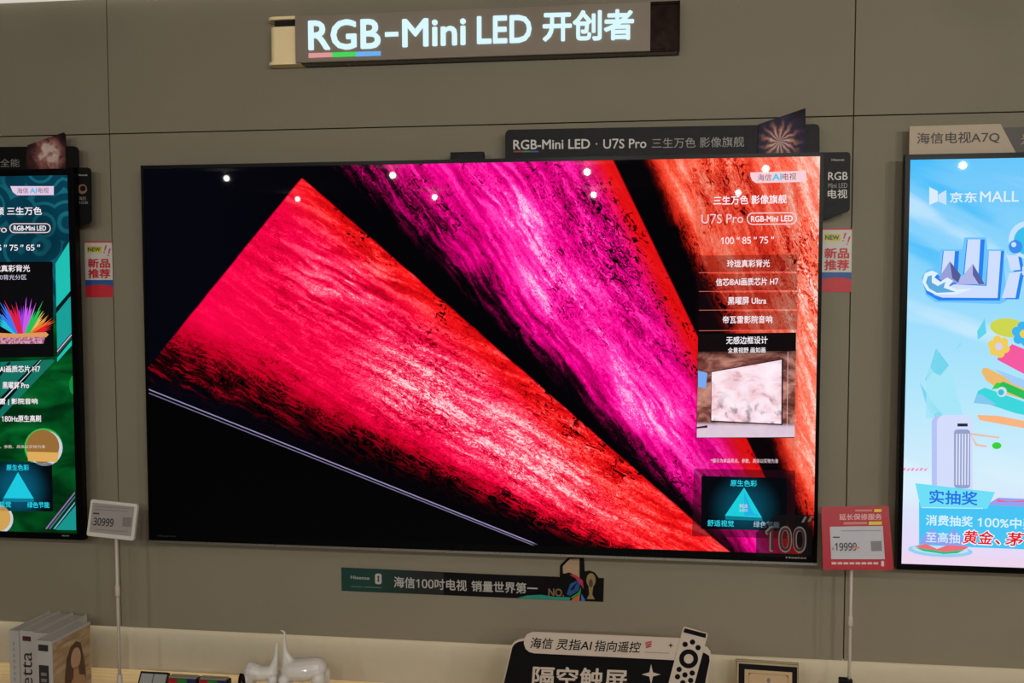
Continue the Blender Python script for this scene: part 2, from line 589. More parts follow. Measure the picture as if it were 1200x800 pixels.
    hB = clamp(spot(610, 250, -55, 0.14, 0.06) + spot(650, 345, -40, 0.16, 0.12) + spot(760, 480, -52, 0.22, 0.09) * 0.9)
    rimB = smooth(upB, 0.03, 0.11, 1.0, 0.0)
    cellB = spot(715, 300, -58, 0.26, 0.10)
    bodyB = smooth(tB, 0.0, 0.34, 0.16, 0.50)
    lowB = smooth(tB, 0.4, 0.1)
    valB = (bodyB + hB * 0.26 + st2 * (0.13 + hB * 0.08 + lowB * 0.05) * (1.0 - rimB * 0.7) + fine2 * (0.07 + hB * 0.09 + cellB * 0.10) * (1.0 - rimB * 0.8)
            - cell2 * (cellB * 0.34 + 0.09 + smooth(patch2, 0.5, 0.6) * 0.10) * (1.0 - rimB * 0.7) - drop2 * (smooth(patch2, 0.46, 0.56) * 0.3 + cellB * 0.22) - rimB * 0.06)
    rB = ramp(valB, [(0.0, (2, 0, 2)), (0.16, (66, 0, 36)), (0.32, (190, 0, 100)), (0.50, (255, 2, 150)), (0.70, (255, 70, 190)), (0.95, (255, 200, 240))])
    rB2 = ramp(valB, [(0.0, (2, 0, 2)), (0.16, (80, 0, 6)), (0.36, (216, 8, 14)), (0.6, (255, 30, 34)), (0.95, (255, 150, 150))])
    colB = cmix(rimB, rB, rB2)
    mB = smooth(upB, 0.0, 0.007) * smooth(loB, 0.0, 0.09) * smooth(up, 0.004, -0.004)

    # orange blade
    lfC = line(x, z, P2(748, 186), P2(908, 540)) + wob * 0.04
    st3, fine3, cell3, patch3, drop3 = grain(-68, 23.0, 34.0)
    bodyC = smooth(lfC, 0.0, 0.10, 0.05, 0.58)
    hC = clamp(spot(800, 235, -65, 0.25, 0.06) * 0.7 + smooth(x, P2(900, 0)[0], P2(950, 0)[0]) * 0.9)
    low = smooth(z, P2(940, 650)[1], P2(940, 600)[1], 0.3, 1.0)
    cr = spot(950, 320, -80, 0.16, 0.12)
    valC = (bodyC + hC * 0.22 + st3 * 0.26 * bodyC + fine3 * 0.13 * bodyC - cell3 * (cr * 0.30 + 0.10 + smooth(patch3, 0.48, 0.6) * 0.14)
            - drop3 * smooth(patch3, 0.46, 0.58) * 0.3) * low
    rC = ramp(valC, [(0.0, (3, 0, 0)), (0.16, (84, 6, 4)), (0.34, (206, 36, 22)), (0.52, (250, 76, 50)), (0.72, (255, 134, 108)), (0.95, (255, 222, 208))])
    mC = smooth(lfC, 0.0, 0.03)

    nv = noise(vec(x, z, 4.0), 2.0, 2.0)
    base = cmix(smooth(x, P2(160, 0)[0], P2(480, 0)[0]) , cmix(nv, lin((2, 2, 7)), lin((6, 6, 18))), lin((2, 1, 4)))
    under = smooth(line(x, z, P2(177, 458), P2(628, 638)), -0.004, 0.004)
    base = cmix(under, lin((2, 2, 3)), base)
    c = cmix(mC, base, rC)
    c = cmix(mB, c, colB)
    c = cmix(mA, c, colA)
    # twin pale lines
    d1 = mth('ABSOLUTE', line(x, z, P2(177, 457.2), P2(628, 637.2)))
    d2 = mth('ABSOLUTE', line(x, z, P2(177, 461.4), P2(628, 639.8)))
    lim = smooth(x, P2(620, 0)[0], P2(632, 0)[0], 1.0, 0.0)
    ll = (smooth(d1, 0.0008, 0.0026, 0.62, 0.0) + smooth(d2, 0.0007, 0.0024, 0.36, 0.0)) * lim
    c = cmix(ll, c, lin((190, 178, 228)))
    return c


def left_picture():
    x, z = coords(LX0, LX1, LZ0)
    v = voronoi(vec(x, z, 0.0), 9.0)
    rings = mth('ABSOLUTE', mth('SINE', v * 11.0))
    teal = cmix(smooth(rings, 0.8, 0.99), lin((5, 60, 78)), lin((24, 100, 116)))
    teal = cmix(smooth(noise(vec(x, z, 1.0), 4.0, 3.0), 0.35, 0.7, 0.0, 0.6), teal, lin((2, 30, 42)))
    w = noise(vec(x * 2.0, z * 5.0, 2.0), 2.0, 3.0, 0.5, 0.8)
    green = ramp(w, [(0.2, (0, 20, 8)), (0.45, (0, 50, 18)), (0.62, (2, 84, 32)), (0.85, (16, 116, 52))])
    return cmix(smooth(z, P2(40, 385)[1], P2(40, 330)[1]), green, teal)


def sky_picture():
    x, z = coords(RX0, RX1, RZ0)
    t = (z - P2(1060, 665)[1]) / (P2(1060, 187)[1] - P2(1060, 665)[1])
    g = ramp(t, [(0.0, (236, 214, 246)), (0.10, (224, 222, 250)), (0.22, (212, 238, 252)), (0.45, (176, 230, 252)), (0.7, (146, 216, 252)), (0.9, (124, 206, 252)), (1.0, (104, 198, 250))])
    cl = noise(vec(x * 1.2 + z * 0.9, z * 3.5 + x * 1.1, 0.0), 1.6, 4.0, 0.5, 0.4)
    g = cmix(smooth(cl, 0.52, 0.72, 0.0, 0.7) * smooth(t, 0.5, 0.8), g, lin((30, 184, 250)))
    g = cmix(smooth(cl, 0.46, 0.30, 0.0, 0.5), g, lin((226, 244, 255)))
    return g


tv, scr = television('television', MX0, MX1, MZ0, MZ1, (0.010, 0.034, 0.011, 0.012),
                     'central television showing wet red and magenta leaf blades', screen_mat('fan_picture', fan_picture), True)
L1, L2, L3, L4 = TVN + 0.0006, TVN + 0.0012, TVN + 0.0018, TVN + 0.0024
W1 = EM((250, 240, 246)); W2 = EM((236, 206, 206)); CY = EM((40, 214, 236))
DIM = EM((10, 2, 4), 1.0, 0.34); DIM2 = EM((20, 4, 8), 1.0, 0.45); DARKP = EM((4, 6, 12))
draw = TP.draw
text = TP.text
# control panel on the right of the picture
draw('info_panel', [(816, 202), (938, 200), (934, 548), (814, 546)], L1, EM((30, 4, 8), 1.0, 0.13), scr)
for (ya, yb) in ((299, 319), (321, 341), (343, 363), (365, 387)):
    draw('menu_row', [(819, ya + 0.5), (935, ya - 1), (934, yb - 1), (818.5, yb)], L2, DIM2, scr)
    draw('row_line', [(819, yb), (935, yb - 1), (935, yb - 0.2), (819, yb + 0.8)], L3, EM((240, 120, 110), 1.0, 0.6), scr)
draw('badge', [(879, 202), (945, 200), (944.5, 213), (886, 214.5), (881.5, 211.5), (879.5, 207)], L2, EM((250, 206, 214)), scr)
text('badge_text', '海信', (888, 208), (904, 207.5), 8, L3, EM((92, 62, 76)), scr)
text('badge_text', 'AI', (905, 207.5), (916, 207), 8, L3, EM((30, 200, 236)), scr, 0.02)
text('badge_text', '电视', (917, 207), (933, 206.5), 8, L3, EM((92, 62, 76)), scr)
text('caption', '三生万色 影像旗舰', (836, 235), (922, 233), 10.5, L3, W1, scr, 0.016)
text('caption', 'U7S Pro', (822, 256.5), (871, 255.5), 11, L3, W2, scr, 0.004)
uvs = [TP.px(*p, L3) for p in prr(875, 249, 934, 263.5, 7, -0.01)]
inn = [TP.px(*p, L3) for p in prr(876.4, 250.3, 932.6, 262.2, 5.9, -0.01)]
k = len(uvs)
mesh('pill_outline', [TP.pt(a, b, L3) for a, b in uvs + inn], [(i, (i + 1) % k, (i + 1) % k + k, i + k) for i in range(k)], W2, scr)
text('pill_text', 'RGB-Mini LED', (880, 256.5), (929, 255.8), 7, L3, W1, scr, 0.02)
text('caption', '100 ″ 85 ″ 75 ″', (845, 282), (907, 281), 8, L3, W1, scr, 0.012)
text('caption', '玲珑真彩背光', (852, 309), (902, 308.3), 9, L3, W1, scr, 0.014)
text('caption', '信芯®AI画质芯片 H7', (839, 330.5), (912, 329.5), 9, L3, W1, scr, 0.014)
text('caption', '黑曜屏 Ultra', (853, 352.5), (898, 352), 9, L3, W1, scr, 0.014)
text('caption', '帝瓦雷影院音响', (847, 374.5), (905, 374), 9, L3, W1, scr, 0.014)
# picture card with a television on a rocky wall
draw('picture_card', [(818, 391), (933, 389.5), (931, 513), (816, 513)], L2, EM((10, 3, 6)), scr)


def card_picture():
    x, z = coords(MX0, MX1, MZ0)
    n = noise(vec(x * 1.0, z * 2.2, 0.0), 9.0, 4.0, 0.6, 1.2)
    c = ramp(n, [(0.25, (44, 20, 20)), (0.45, (120, 66, 58)), (0.6, (190, 130, 116)), (0.8, (232, 188, 170))])
    top = smooth(z, P2(870, 425)[1], P2(870, 405)[1])
    c = cmix(top, c, lin((10, 3, 6)))
    bot = smooth(z, P2(870, 500)[1], P2(870, 494)[1], 1.0, 0.0)
    return cmix(bot, c, cmix(n, lin((206, 184, 206)), lin((236, 214, 226))))


def painting():
    x, z = coords(MX0, MX1, MZ0)
    n = noise(vec(x, z * 1.6, 5.0), 16.0, 4.0, 0.6, 0.6)
    c = ramp(n, [(0.28, (196, 146, 160)), (0.4, (244, 204, 212)), (0.52, (252, 228, 238)), (0.75, (255, 244, 250))])
    low = smooth(z, P2(870, 485)[1], P2(870, 455)[1], 0.7, 0.0)
    n2 = noise(vec(x * 1.6, z, 9.0), 22.0, 3.0)
    return cmix(smooth(n2, 0.52, 0.66) * low, c, lin((110, 98, 116)))


draw('rock_wall_picture', [(818, 412), (933, 411), (931, 512), (816.5, 512.5)], L3, screen_mat('card_picture', card_picture), scr)
draw('drawn_television', [(833.5, 435), (918, 420), (917, 498), (833, 494)], L4, EM((36, 28, 40)), scr)
draw('drawn_painting', [(834, 436), (916, 421.5), (915.5, 496.5), (833.6, 492.5)], L4 + 0.0005, screen_mat('painting', painting), scr)
draw('drawn_window', [(818, 434), (829, 437), (827, 455), (818, 453)], L4, EM((120, 170, 240)), scr)
draw('drawn_bench', [(816.6, 500), (829, 498), (829, 501), (816.6, 502)], L4, EM((70, 30, 44)), scr)
draw('drawn_lamp_line', [(923, 412), (923.8, 412), (922.6, 512), (921.8, 512)], L4, EM((236, 206, 210), 1.0, 0.6), scr)
text('caption', '无感边框设计', (851, 398.7), (899.5, 398.2), 9, L4, W1, scr, 0.014)
text('caption', '全景视野 画如画', (853, 410.3), (897, 409.8), 6.5, L4, W1, scr, 0.012)
text('footnote', '*展示为单品亮点、参数、具体以实物为准', (833, 539.5), (912, 540), 5, L3, EM((244, 214, 226)), scr)
# triangle card
draw('triangle_panel', [(813, 549), (932, 551), (932, 631), (811, 628)], L1, EM((34, 2, 14), 1.0, 0.62), scr)


def tri_glow():
    x, z = coords(MX0, MX1, MZ0)
    a, b = P2(872, 594)
    r = mth('SQRT', (x - a) * (x - a) + (z - b) * (z - b))
    return cmix(smooth(r, 0.02, 0.12), lin((6, 70, 90)), lin((3, 6, 12)))


draw('triangle_card', [(822, 557.5), (922, 560), (922, 622), (821.5, 619.5)], L2, screen_mat('triangle_glow', tri_glow), scr)
draw('triangle_base', [(850, 604), (892.5, 606), (894, 610), (850, 608.5)], L3, EM((10, 120, 140)), scr)
draw('triangle', [(872, 571), (893, 606.5), (849.5, 604)], L3, EM((24, 206, 222)), scr)
draw('triangle_face', [(872, 575), (882, 600), (890, 604.5), (872, 603.6)], L4, EM((30, 176, 226)), scr)
text('triangle_text', 'RGB', (867, 592.5), (876, 592.8), 4, L4 + 0.0005, W2, scr)
text('triangle_text', 'LED', (867, 597.5), (876, 597.8), 3, L4 + 0.0005, W2, scr)
text('caption', '原生色彩', (856, 565.7), (887, 566.3), 7.5, L4, CY, scr, 0.014)
text('caption', '舒适视觉', (829, 612.5), (860, 613.3), 7.5, L4, CY, scr, 0.014)
text('caption', '绿色节能', (883, 614), (913.5, 614.8), 7.5, L4, EM((150, 180, 200)), scr, 0.014)
# clear size sticker on the lower corner
st = draw('size_sticker', [(886, 624), (910, 603), (953, 603), (951, 652), (886, 652)], L4 + 0.002, EM((12, 9, 10), 1.0, 0.82), tv)
RIMT = M('silver_digit_edge', (132, 126, 124), 0.4); CORE = M('dark_red_digit', (62, 26, 32), 0.4)
SN = L4 + 0.003
text('digit', '100', (896.5, 631), (945, 632.5), 31, SN, RIMT, tv, 0.035, split=True)
text('digit_core', '100', (898.4, 631), (943.4, 632.4), 27.5, SN + 0.0006, CORE, tv, 0.006)
draw('inch_mark', [(939, 612), (943, 605), (945.5, 605), (942, 612)], SN, RIMT, tv)
draw('inch_mark', [(946.5, 611), (950.5, 604), (953, 604), (949.5, 611)], SN, RIMT, tv)
text('brand_print', 'Hisense', (921, 652.8), (945, 653.4), 2.6, TVN + 0.0036, GREYPRINT, tv)
text('brand_print', 'Hisense', (185, 627.6), (206, 628), 2.0, TVN + 0.0036, M('faint_print', (60, 60, 60), 0.5), tv)
hx0, hx1 = at(528, 184, -0.05).x, at(567, 184, -0.05).x
hp = thing('camera_box', ((hx0 + hx1) / 2, -0.05, MZ1 + 0.0005), 'small black box on the top edge of the central television', 'camera')
bevel(box('case', (hx0, -0.058, MZ1 + 0.0005), (hx1, -0.03, at(548, 178.3, -0.05).z), MATT, hp), 0.002)
box('clip', (hx0 + 0.02, -0.062, MZ1 + 0.0005), (hx1 - 0.02, -0.058, MZ1 + 0.012), BLACK, hp)

# left television
tvl, scl = television('television', LX0, LX1, LZ0, LZ1, (0.024, 0.022, 0.024, 0.022),
                      'television at the left edge showing a green and teal screen', screen_mat('left_picture', left_picture), False)
TQ = EM((22, 158, 152)); TQ2 = EM((28, 190, 178)); PALE = EM((196, 210, 226))
draw('teal_block', [(85.4, 276), (86.6, 336), (66, 360), (65, 309)], L1, TQ2, scl)
draw('teal_block', [(86.8, 341), (87.6, 385), (67, 409), (66, 366)], L1, TQ, scl)
draw('dark_stripe', [(86.6, 336), (86.8, 342), (66, 367), (66, 360)], L2, EM((4, 20, 22)), scl)
draw('pale_stripe', [(87.6, 385), (87.7, 391), (67, 416), (67, 409)], L1, EM((58, 60, 72)), scl)
draw('pale_stripe', [(87.6, 387), (87.7, 388.5), (67, 412.5), (67, 411)], L2, PALE, scl)
draw('teal_sliver', [(87.9, 394), (88.2, 400), (67, 424), (67, 419)], L1, TQ2, scl)
draw('teal_band', [(0, 424), (62, 421), (64, 423), (0, 490)], L1, EM((20, 120, 104), 1.0, 0.8), scl)
draw('dark_band', [(0, 466), (45, 422), (50, 422), (0, 480)], L2, EM((3, 14, 10)), scl)
draw('pale_line', [(0, 471), (47.5, 422), (48.4, 422), (0, 473)], L3, PALE, scl)
draw('dark_band', [(0, 436), (10, 424), (13, 424), (0, 441)], L2, EM((3, 14, 10)), scl)
draw('coin_glow', pdisc(51, 524, 22.5, 28), L1, EM((60, 180, 80)), scl)
draw('coin_edge', pdisc(52.5, 525, 20.8, 28), L2, EM((200, 206, 220)), scl)
draw('coin', pdisc(50, 523, 19.5, 28), L3, EM((150, 106, 52)), scl)
draw('coin_stripe', [(31.5, 529), (69.2, 530), (67, 541), (33, 540)], L3 + 0.0004, EM((220, 170, 90)), scl)
draw('coin_glow', pdisc(-2, 608, 17.5, 24), L1, EM((200, 206, 220)), scl)
draw('coin', pdisc(-3.5, 607, 16, 24), L2, EM((206, 160, 84)), scl)
draw('bubble', pdisc(86, 451, 5, 16, 11), L1, EM((14, 140, 60)), scl)
draw('teal_corner', [(88.6, 592), (89.2, 621), (65, 620.5)], L1, EM((20, 146, 138)), scl)
for (dx, col) in ((0, (150, 110, 170)), (4, (70, 110, 130)), (9.5, (120, 170, 196))):
    draw('pale_line', [(87.6, 576 + dx * 1.25), (87.8, 578 + dx * 1.25), (55 + dx, 619.6), (53 + dx, 619.5)], L2, EM(col), scl)
draw('badge', [(12, 218), (63, 218), (63, 228.5), (20, 228.8), (15, 225)], L2, EM((226, 200, 226)), scl)
text('badge_text', '海信', (20, 223.4), (33, 223.2), 6.5, L3, EM((92, 72, 96)), scl)
text('badge_text', 'AI', (35, 223.2), (43, 223.2), 6.5, L3, EM((30, 190, 236)), scl, 0.02)
text('badge_text', '电视', (44.5, 223), (57, 223), 6.5, L3, EM((92, 72, 96)), scl)
text('caption', '影像引领 三生万色', (-36, 247.6), (49, 247), 9.5, L3, W1, scl, 0.014)
text('caption', 'U7S Pro', (-40, 268.2), (8, 268), 9, L3, W2, scl, 0.004)
uvs = [TP.px(*p, L3) for p in prr(11, 261.5, 59.5, 273, 5.6)]
inn = [TP.px(*p, L3) for p in prr(12.2, 262.6, 58.3, 271.9, 4.6)]
k = len(uvs)
mesh('pill_outline', [TP.pt(a, b, L3) for a, b in uvs + inn], [(i, (i + 1) % k, (i + 1) % k + k, i + k) for i in range(k)], W2, scl)
text('pill_text', 'RGB-Mini LED', (16, 267.2), (54, 267.2), 6, L3, W1, scl, 0.02)
text('caption', '100 ″ 85 ″ 75 ″ 65 ″', (-32, 290.4), (47, 290), 7, L3, W1, scl, 0.012)
draw('burst_card', [(-60, 307), (61.5, 306.5), (63, 418), (-60, 420)], L1, EM((4, 4, 8)), scl)
text('caption', '玲珑真彩背光', (-16, 314.6), (35, 314.2), 8, L3, W1, scl, 0.014)
text('caption', '3960背光分区', (-12, 325), (31, 324.6), 6, L3, EM((214, 206, 226)), scl)
rng = random.Random(5)
for i, (col, ang) in enumerate([((40, 190, 220), -52), ((60, 120, 240), -34), ((220, 30, 70), -16), ((160, 60, 220), -2), ((200, 90, 230), 12), ((40, 190, 90), 27), ((230, 180, 90), 42), ((230, 120, 40), 54), ((220, 30, 40), 66)]):
    a = math.radians(ang); bx_, by_ = 20 + i * 2.2, 392
    pts = []
    for q in (-1, -0.55, -0.1, 0.35, 0.8):
        ln_ = rng.uniform(30, 47) * (1.0 if abs(ang) < 40 else 0.72)
        aa = a + q * 0.17
        pts.append((bx_ + math.sin(aa) * ln_, by_ - math.cos(aa) * ln_))
        pts.append((bx_ + math.sin(aa + 0.035) * ln_ * 0.66, by_ - math.cos(aa + 0.035) * ln_ * 0.66))
    draw('colour_burst', [(bx_ - 3, by_)] + pts + [(bx_ + 3, by_)], L2 + 0.0002 * (i % 3), EM(col), scl)
draw('orange_rim', [(-20, 389), (20, 391), (54, 389), (57, 392), (54, 395), (-20, 396)], L3, EM((220, 150, 90)), scl)


def sparkle():
    x, z = coords(LX0, LX1, LZ0)
    n = noise(vec(x, z, 0.0), 110.0, 2.0)
    return ramp(n, [(0.3, (70, 60, 150)), (0.45, (180, 90, 110)), (0.6, (210, 170, 180)), (0.75, (110, 150, 220))])


draw('sparkling_base', [(-20, 395), (53, 394), (51, 402.5), (-20, 403)], L3, screen_mat('sparkle', sparkle), scl)
text('caption', '信芯®AI画质芯片 H7', (-20, 432.4), (47, 432), 8, L4, W1, scl, 0.014)
text('caption', '黑曜屏 Pro', (3, 451.4), (34, 451.2), 8, L4, W1, scl, 0.014)
text('caption', '帝瓦雷 | 影院音响', (-16, 470.7), (44, 470.4), 8, L4, W1, scl, 0.014)
text('caption', '180Hz原生高刷', (2, 490.4), (48, 490.2), 8, L4, W1, scl, 0.014)
text('footnote', '*展示为单品亮点、参数、具体以实物为准', (-36, 523.2), (53, 523.2), 4, L4, EM((214, 206, 190)), scl)


def tri_glow2():
    x, z = coords(LX0, LX1, LZ0)
    a, b = P2(21, 572)
    r = mth('SQRT', (x - a) * (x - a) + (z - b) * (z - b))
    return cmix(smooth(r, 0.03, 0.13), lin((6, 84, 110)), lin((3, 8, 16)))


draw('triangle_card', [(-30, 540), (61, 542), (62, 599), (-30, 598)], L2, screen_mat('triangle_glow', tri_glow2), scl)
draw('triangle_base', [(3.5, 583), (39, 583), (40, 588), (3, 587.6)], L3, EM((10, 120, 150)), scl)
draw('triangle', [(21, 553), (39.5, 584), (4, 583.5)], L3 + 0.0003, EM((24, 200, 222)), scl)
text('caption', '原生色彩', (7.5, 547.6), (34, 547.6), 7, L4, CY, scl, 0.014)
text('caption', '舒适视觉', (-16, 590.8), (13, 590.8), 7, L4, CY, scl, 0.014)
text('caption', '绿色节能', (32, 591.4), (58, 591.4), 7, L4, CY, scl, 0.014)
text('brand_print', 'Hisense', (73, 627.4), (81, 627.3), 1.8, TVN + 0.0036, GREYPRINT, tvl)

# right television
tvr, scn = television('television', RX0, RX1, RZ0, RZ1, (0.014, 0.018, 0.014, 0.016),
                      'television at the right edge showing a bright blue promotion screen', screen_mat('sky_picture', sky_picture), False)
SK = EM((222, 236, 255)); BL = EM((36, 130, 240)); BL2 = EM((110, 196, 255)); LG = EM((206, 222, 255))
draw('logo_mark', [(1089, 219), (1099, 224), (1099, 236), (1089, 240)], L1, EM((220, 236, 255)), scn)
draw('logo_mark', [(1099.5, 228), (1109, 222.5), (1109, 240), (1099.5, 236)], L1, EM((200, 226, 252)), scn)
text('logo_text', '京东', (1113, 231.3), (1145, 231), 12.5, L1, SK, scn, 0.02)
text('logo_text', 'MALL', (1148.5, 230.5), (1194, 230), 12.5, L1, SK, scn, 0.012)
# big blue-edged block characters
halo = [(1080, 325), (1086, 316), (1100, 312), (1102, 292), (1128, 292), (1130, 278), (1156, 278), (1157, 292), (1177, 292), (1176, 302), (1180, 352), (1172, 356), (1096, 354), (1085, 346)]
draw('character_glow', halo, L1, BL2, scn)
for pts in ([(1105, 294), (1124, 294), (1122, 326), (1102, 326)], [(1133, 280.5), (1154, 280.5), (1151, 330), (1128, 330)], [(1159, 294), (1177, 294), (1172, 350), (1153, 350)],
            [(1082, 330), (1092, 318), (1112, 330), (1172, 336), (1172, 352), (1100, 352), (1086, 344)]):
    draw('character_side', pts, L2, BL, scn)
for pts in ([(1106, 294), (1119, 294), (1117, 322), (1103, 322)], [(1134, 280.5), (1149, 280.5), (1146, 332), (1129, 332)], [(1159, 294), (1173, 294), (1169, 349), (1155, 349)],
            [(1118, 333), (1157, 335), (1156, 349), (1104, 348.5), (1094, 345)]):
    draw('character_face', pts, L3, LG, scn)
draw('mountain', [(1100, 326), (1113, 306), (1126, 322), (1123, 331), (1108, 331)], L3 + 0.0003, EM((150, 160, 216)), scn)
draw('mountain_shade', [(1113, 306), (1126, 322), (1123, 331), (1116, 326)], L4, EM((84, 92, 150)), scn)
draw('mountain', [(1120, 333), (1140, 309), (1154, 333)], L3 + 0.0003, EM((176, 182, 230)), scn)
draw('mountain_shade', [(1140, 309), (1154, 333), (1147, 333), (1140, 322)], L4, EM((90, 98, 160)), scn)
draw('wave_foam', [(1081, 330), (1084, 320), (1092, 317), (1099, 320), (1095, 325), (1102, 330), (1110, 325), (1117, 329), (1112, 335), (1122, 339), (1140, 338), (1120, 345), (1096, 345), (1086, 340)], L4, EM((226, 240, 255)), scn)
draw('wave', [(1085, 331), (1087, 324), (1092, 322), (1092, 331), (1099, 335), (1108, 330), (1106, 337), (1120, 342), (1098, 343), (1089, 338)], L4 + 0.0004, EM((92, 170, 220)), scn)
for pts in ([(1180, 299), (1193, 299), (1196, 316), (1184, 317)], [(1183, 320), (1196, 318), (1190, 349), (1174, 349)], [(1198, 312), (1230, 312), (1230, 322), (1198, 322)], [(1208, 322), (1220, 322), (1214, 349), (1200, 349)], [(1236, 296), (1252, 296), (1252, 349), (1236, 349)]):
    draw('character_side', [(a + 4, b + 1.5) for a, b in pts], L2, BL, scn)
    draw('character_face', pts, L3, LG, scn)
draw('curl_wave', pdisc(1204, 281, 22, 28), L2, EM((196, 226, 255)), scn)
draw('curl_wave_inner', pdisc(1205, 282, 17, 28), L3, EM((60, 190, 236)), scn)
draw('water_ball', pdisc(1190, 289, 8, 20), L4, EM((60, 140, 236)), scn)
draw('ball_shine', pdisc(1188, 286.5, 3, 14), L4 + 0.0004, EM((200, 230, 255)), scn)
# pale ice peaks
for pts, c in (([(1097, 408), (1114, 432), (1124, 470), (1130, 490), (1085, 490), (1086, 440)], (166, 230, 248)), ([(1097, 408), (1112, 428), (1102, 440), (1094, 436), (1084, 446), (1090, 430)], (92, 206, 232)),
               ([(1078, 448), (1092, 470), (1108, 490), (1096, 490), (1086, 476)], (120, 214, 238)), ([(1154, 373), (1156, 390), (1146, 398), (1145, 388)], (96, 212, 236)),
               ([(1127, 397), (1126, 405), (1120, 410)], (140, 226, 244))):
    draw('ice_peak', pts, L1 + 0.0002, EM(c), scn)
# ribbons and flowers
draw('yellow_leaf', pdisc(1182, 384, 22, 24, 11, 0.12), L2, EM((206, 214, 80)), scn)
draw('pink_ribbon', [(1168, 421), (1186, 403), (1215, 415), (1215, 446), (1185, 430)], L2, EM((244, 90, 160)), scn)
for (cx, cy, r, c, c2) in ((1170.5, 406, 5.2, (238, 206, 92), (214, 206, 240)), (1200, 391, 5.8, (60, 180, 240), (236, 206, 80))):
    for q in range(6):
        t_ = q * math.pi / 3 + 0.3
        draw('flower_petal', pdisc(cx + math.cos(t_) * r * 1.55, cy + math.sin(t_) * r * 1.55, r, 14), L3, EM(c), scn)
    draw('flower_heart', pdisc(cx, cy, r * 0.85, 14), L4, EM(c2), scn)
draw('orange_ribbon', [(1150, 436), (1152, 431), (1157, 431), (1215, 460), (1215, 472), (1180, 462), (1156, 446)], L2, EM((236, 186, 110)), scn)
draw('blue_ribbon', [(1165, 432), (1215, 450), (1215, 462), (1186, 449)], L2 + 0.0003, EM((160, 206, 246)), scn)
draw('green_ribbon', [(1164, 452), (1176, 447), (1215, 464), (1215, 474)], L3, EM((40, 190, 90)), scn)
draw('teal_ribbon', [(1141, 472), (1146, 458), (1154, 454), (1215, 476), (1215, 489), (1190, 484), (1160, 474)], L3, EM((60, 214, 220)), scn)
draw('aqua_end', [(1141, 472), (1145, 462), (1150, 462), (1168, 474), (1160, 474)], L3 + 0.0003, EM((130, 200, 240)), scn)
draw('green_leaf', [(1162, 456), (1168, 448), (1173, 449), (1170, 455)], L4, EM((60, 206, 60)), scn)
draw('ring_bead', pdisc(1174, 459, 6, 18), L4, EM((206, 226, 240)), scn)
draw('ring_bead_heart', pdisc(1173, 459.5, 3.6, 16), L4 + 0.0004, EM((60, 190, 210)), scn)
draw('peach_ribbon', [(1145, 486), (1170, 487), (1215, 496), (1215, 504), (1180, 498), (1148, 492)], L2, EM((250, 180, 130)), scn)
# air purifier tower
draw('purifier_side', prr(1092, 487, 1120, 580, 8, 0, 6), L1 + 0.0004, EM((182, 194, 246)), scn)
draw('purifier_tower', prr(1098, 486, 1140, 585, 9, 0, 6), L2, EM((212, 222, 252)), scn)
draw('purifier_grille', prr(1118, 503, 1137, 572, 4, 0, 4), L3, EM((150, 160, 206)), scn)
for q in range(5):
    draw('grille_slot', [(1120.5 + q * 3.4, 508), (1122 + q * 3.4, 508), (1121.5 + q * 3.4, 568), (1120 + q * 3.4, 568)], L4, EM((226, 232, 252)), scn)
draw('purifier_display', [(1122, 496), (1134, 496), (1134, 499.5), (1122, 499.5)], L3, EM((20, 40, 60)), scn)
draw('twig', [(1137, 507), (1171, 511.5), (1171, 513.5), (1138, 509.5)], L3, EM((236, 190, 170)), scn)
draw('twig', [(1137, 508), (1145, 520), (1157, 522), (1156, 524), (1143, 522)], L3, EM((236, 190, 170)), scn)
draw('leaf_bead', pdisc(1168, 522, 5.5, 16, 4), L3, EM((60, 206, 60)), scn)
# striped rug, picnic cloth, floor and sign of the prize draw
for q in range(6):
    draw('pink_stripe', [(1059 + q * 5, 548 + (q % 2)), (1062 + q * 5, 548), (1060 + q * 5, 551.5), (1057 + q * 5, 551.5)], L1, EM((244, 150, 190)), scn)
draw('melon_cloth', [(1158, 590), (1170, 583), (1240, 586), (1240, 612), (1172, 608)], L2, EM((150, 160, 240)), scn)
draw('melon_edge', [(1166, 584.5), (1182, 587.5), (1240, 583), (1240, 588), (1170, 588)], L3, EM((236, 100, 120)), scn)
draw('wood_floor', [(1058, 648), (1240, 656), (1240, 672), (1056, 662)], L1, EM((236, 214, 238)), scn)
draw('plate', pdisc(1102, 645, 38, 30, 7.5, 0.05), L2, EM((150, 206, 240)), scn)
draw('plate_rim', pdisc(1102, 643.5, 33, 30, 5.5, 0.05), L3, EM((190, 226, 246)), scn)
draw('melon_slice', [(1072, 640), (1085, 637), (1098, 643), (1112, 638), (1136, 640), (1128, 645), (1108, 647), (1084, 644)], L4, EM((236, 110, 120)), scn)
draw('melon_rind', [(1072, 641), (1084, 643), (1108, 646.5), (1130, 644), (1122, 648), (1106, 649), (1082, 645.5)], L4 + 0.0004, EM((40, 190, 130)), scn)
draw('prize_board', [(1077, 588), (1166, 592), (1240, 596), (1240, 645), (1140, 641), (1077, 638)], L3 + 0.0005, EM((70, 196, 244)), scn)
draw('purple_mound', [(1079, 632), (1092, 618), (1105, 632), (1118, 619), (1131, 634), (1131, 640), (1079, 637)], L4, EM((140, 160, 236)), scn)
draw('prize_ribbon', [(1072.5, 566), (1166, 576.5), (1157, 596), (1079, 594.5)], L4, EM((110, 222, 246)), scn)
draw('ribbon_line', [(1080, 594), (1152, 595), (1152, 596), (1080, 595)], L4 + 0.0005, EM((190, 240, 252)), scn)
TL_ = L4 + 0.001
text('caption', '实抽奖', (1089, 581.6), (1145.5, 584), 16.5, TL_, EM((36, 110, 226)), scn, 0.02)
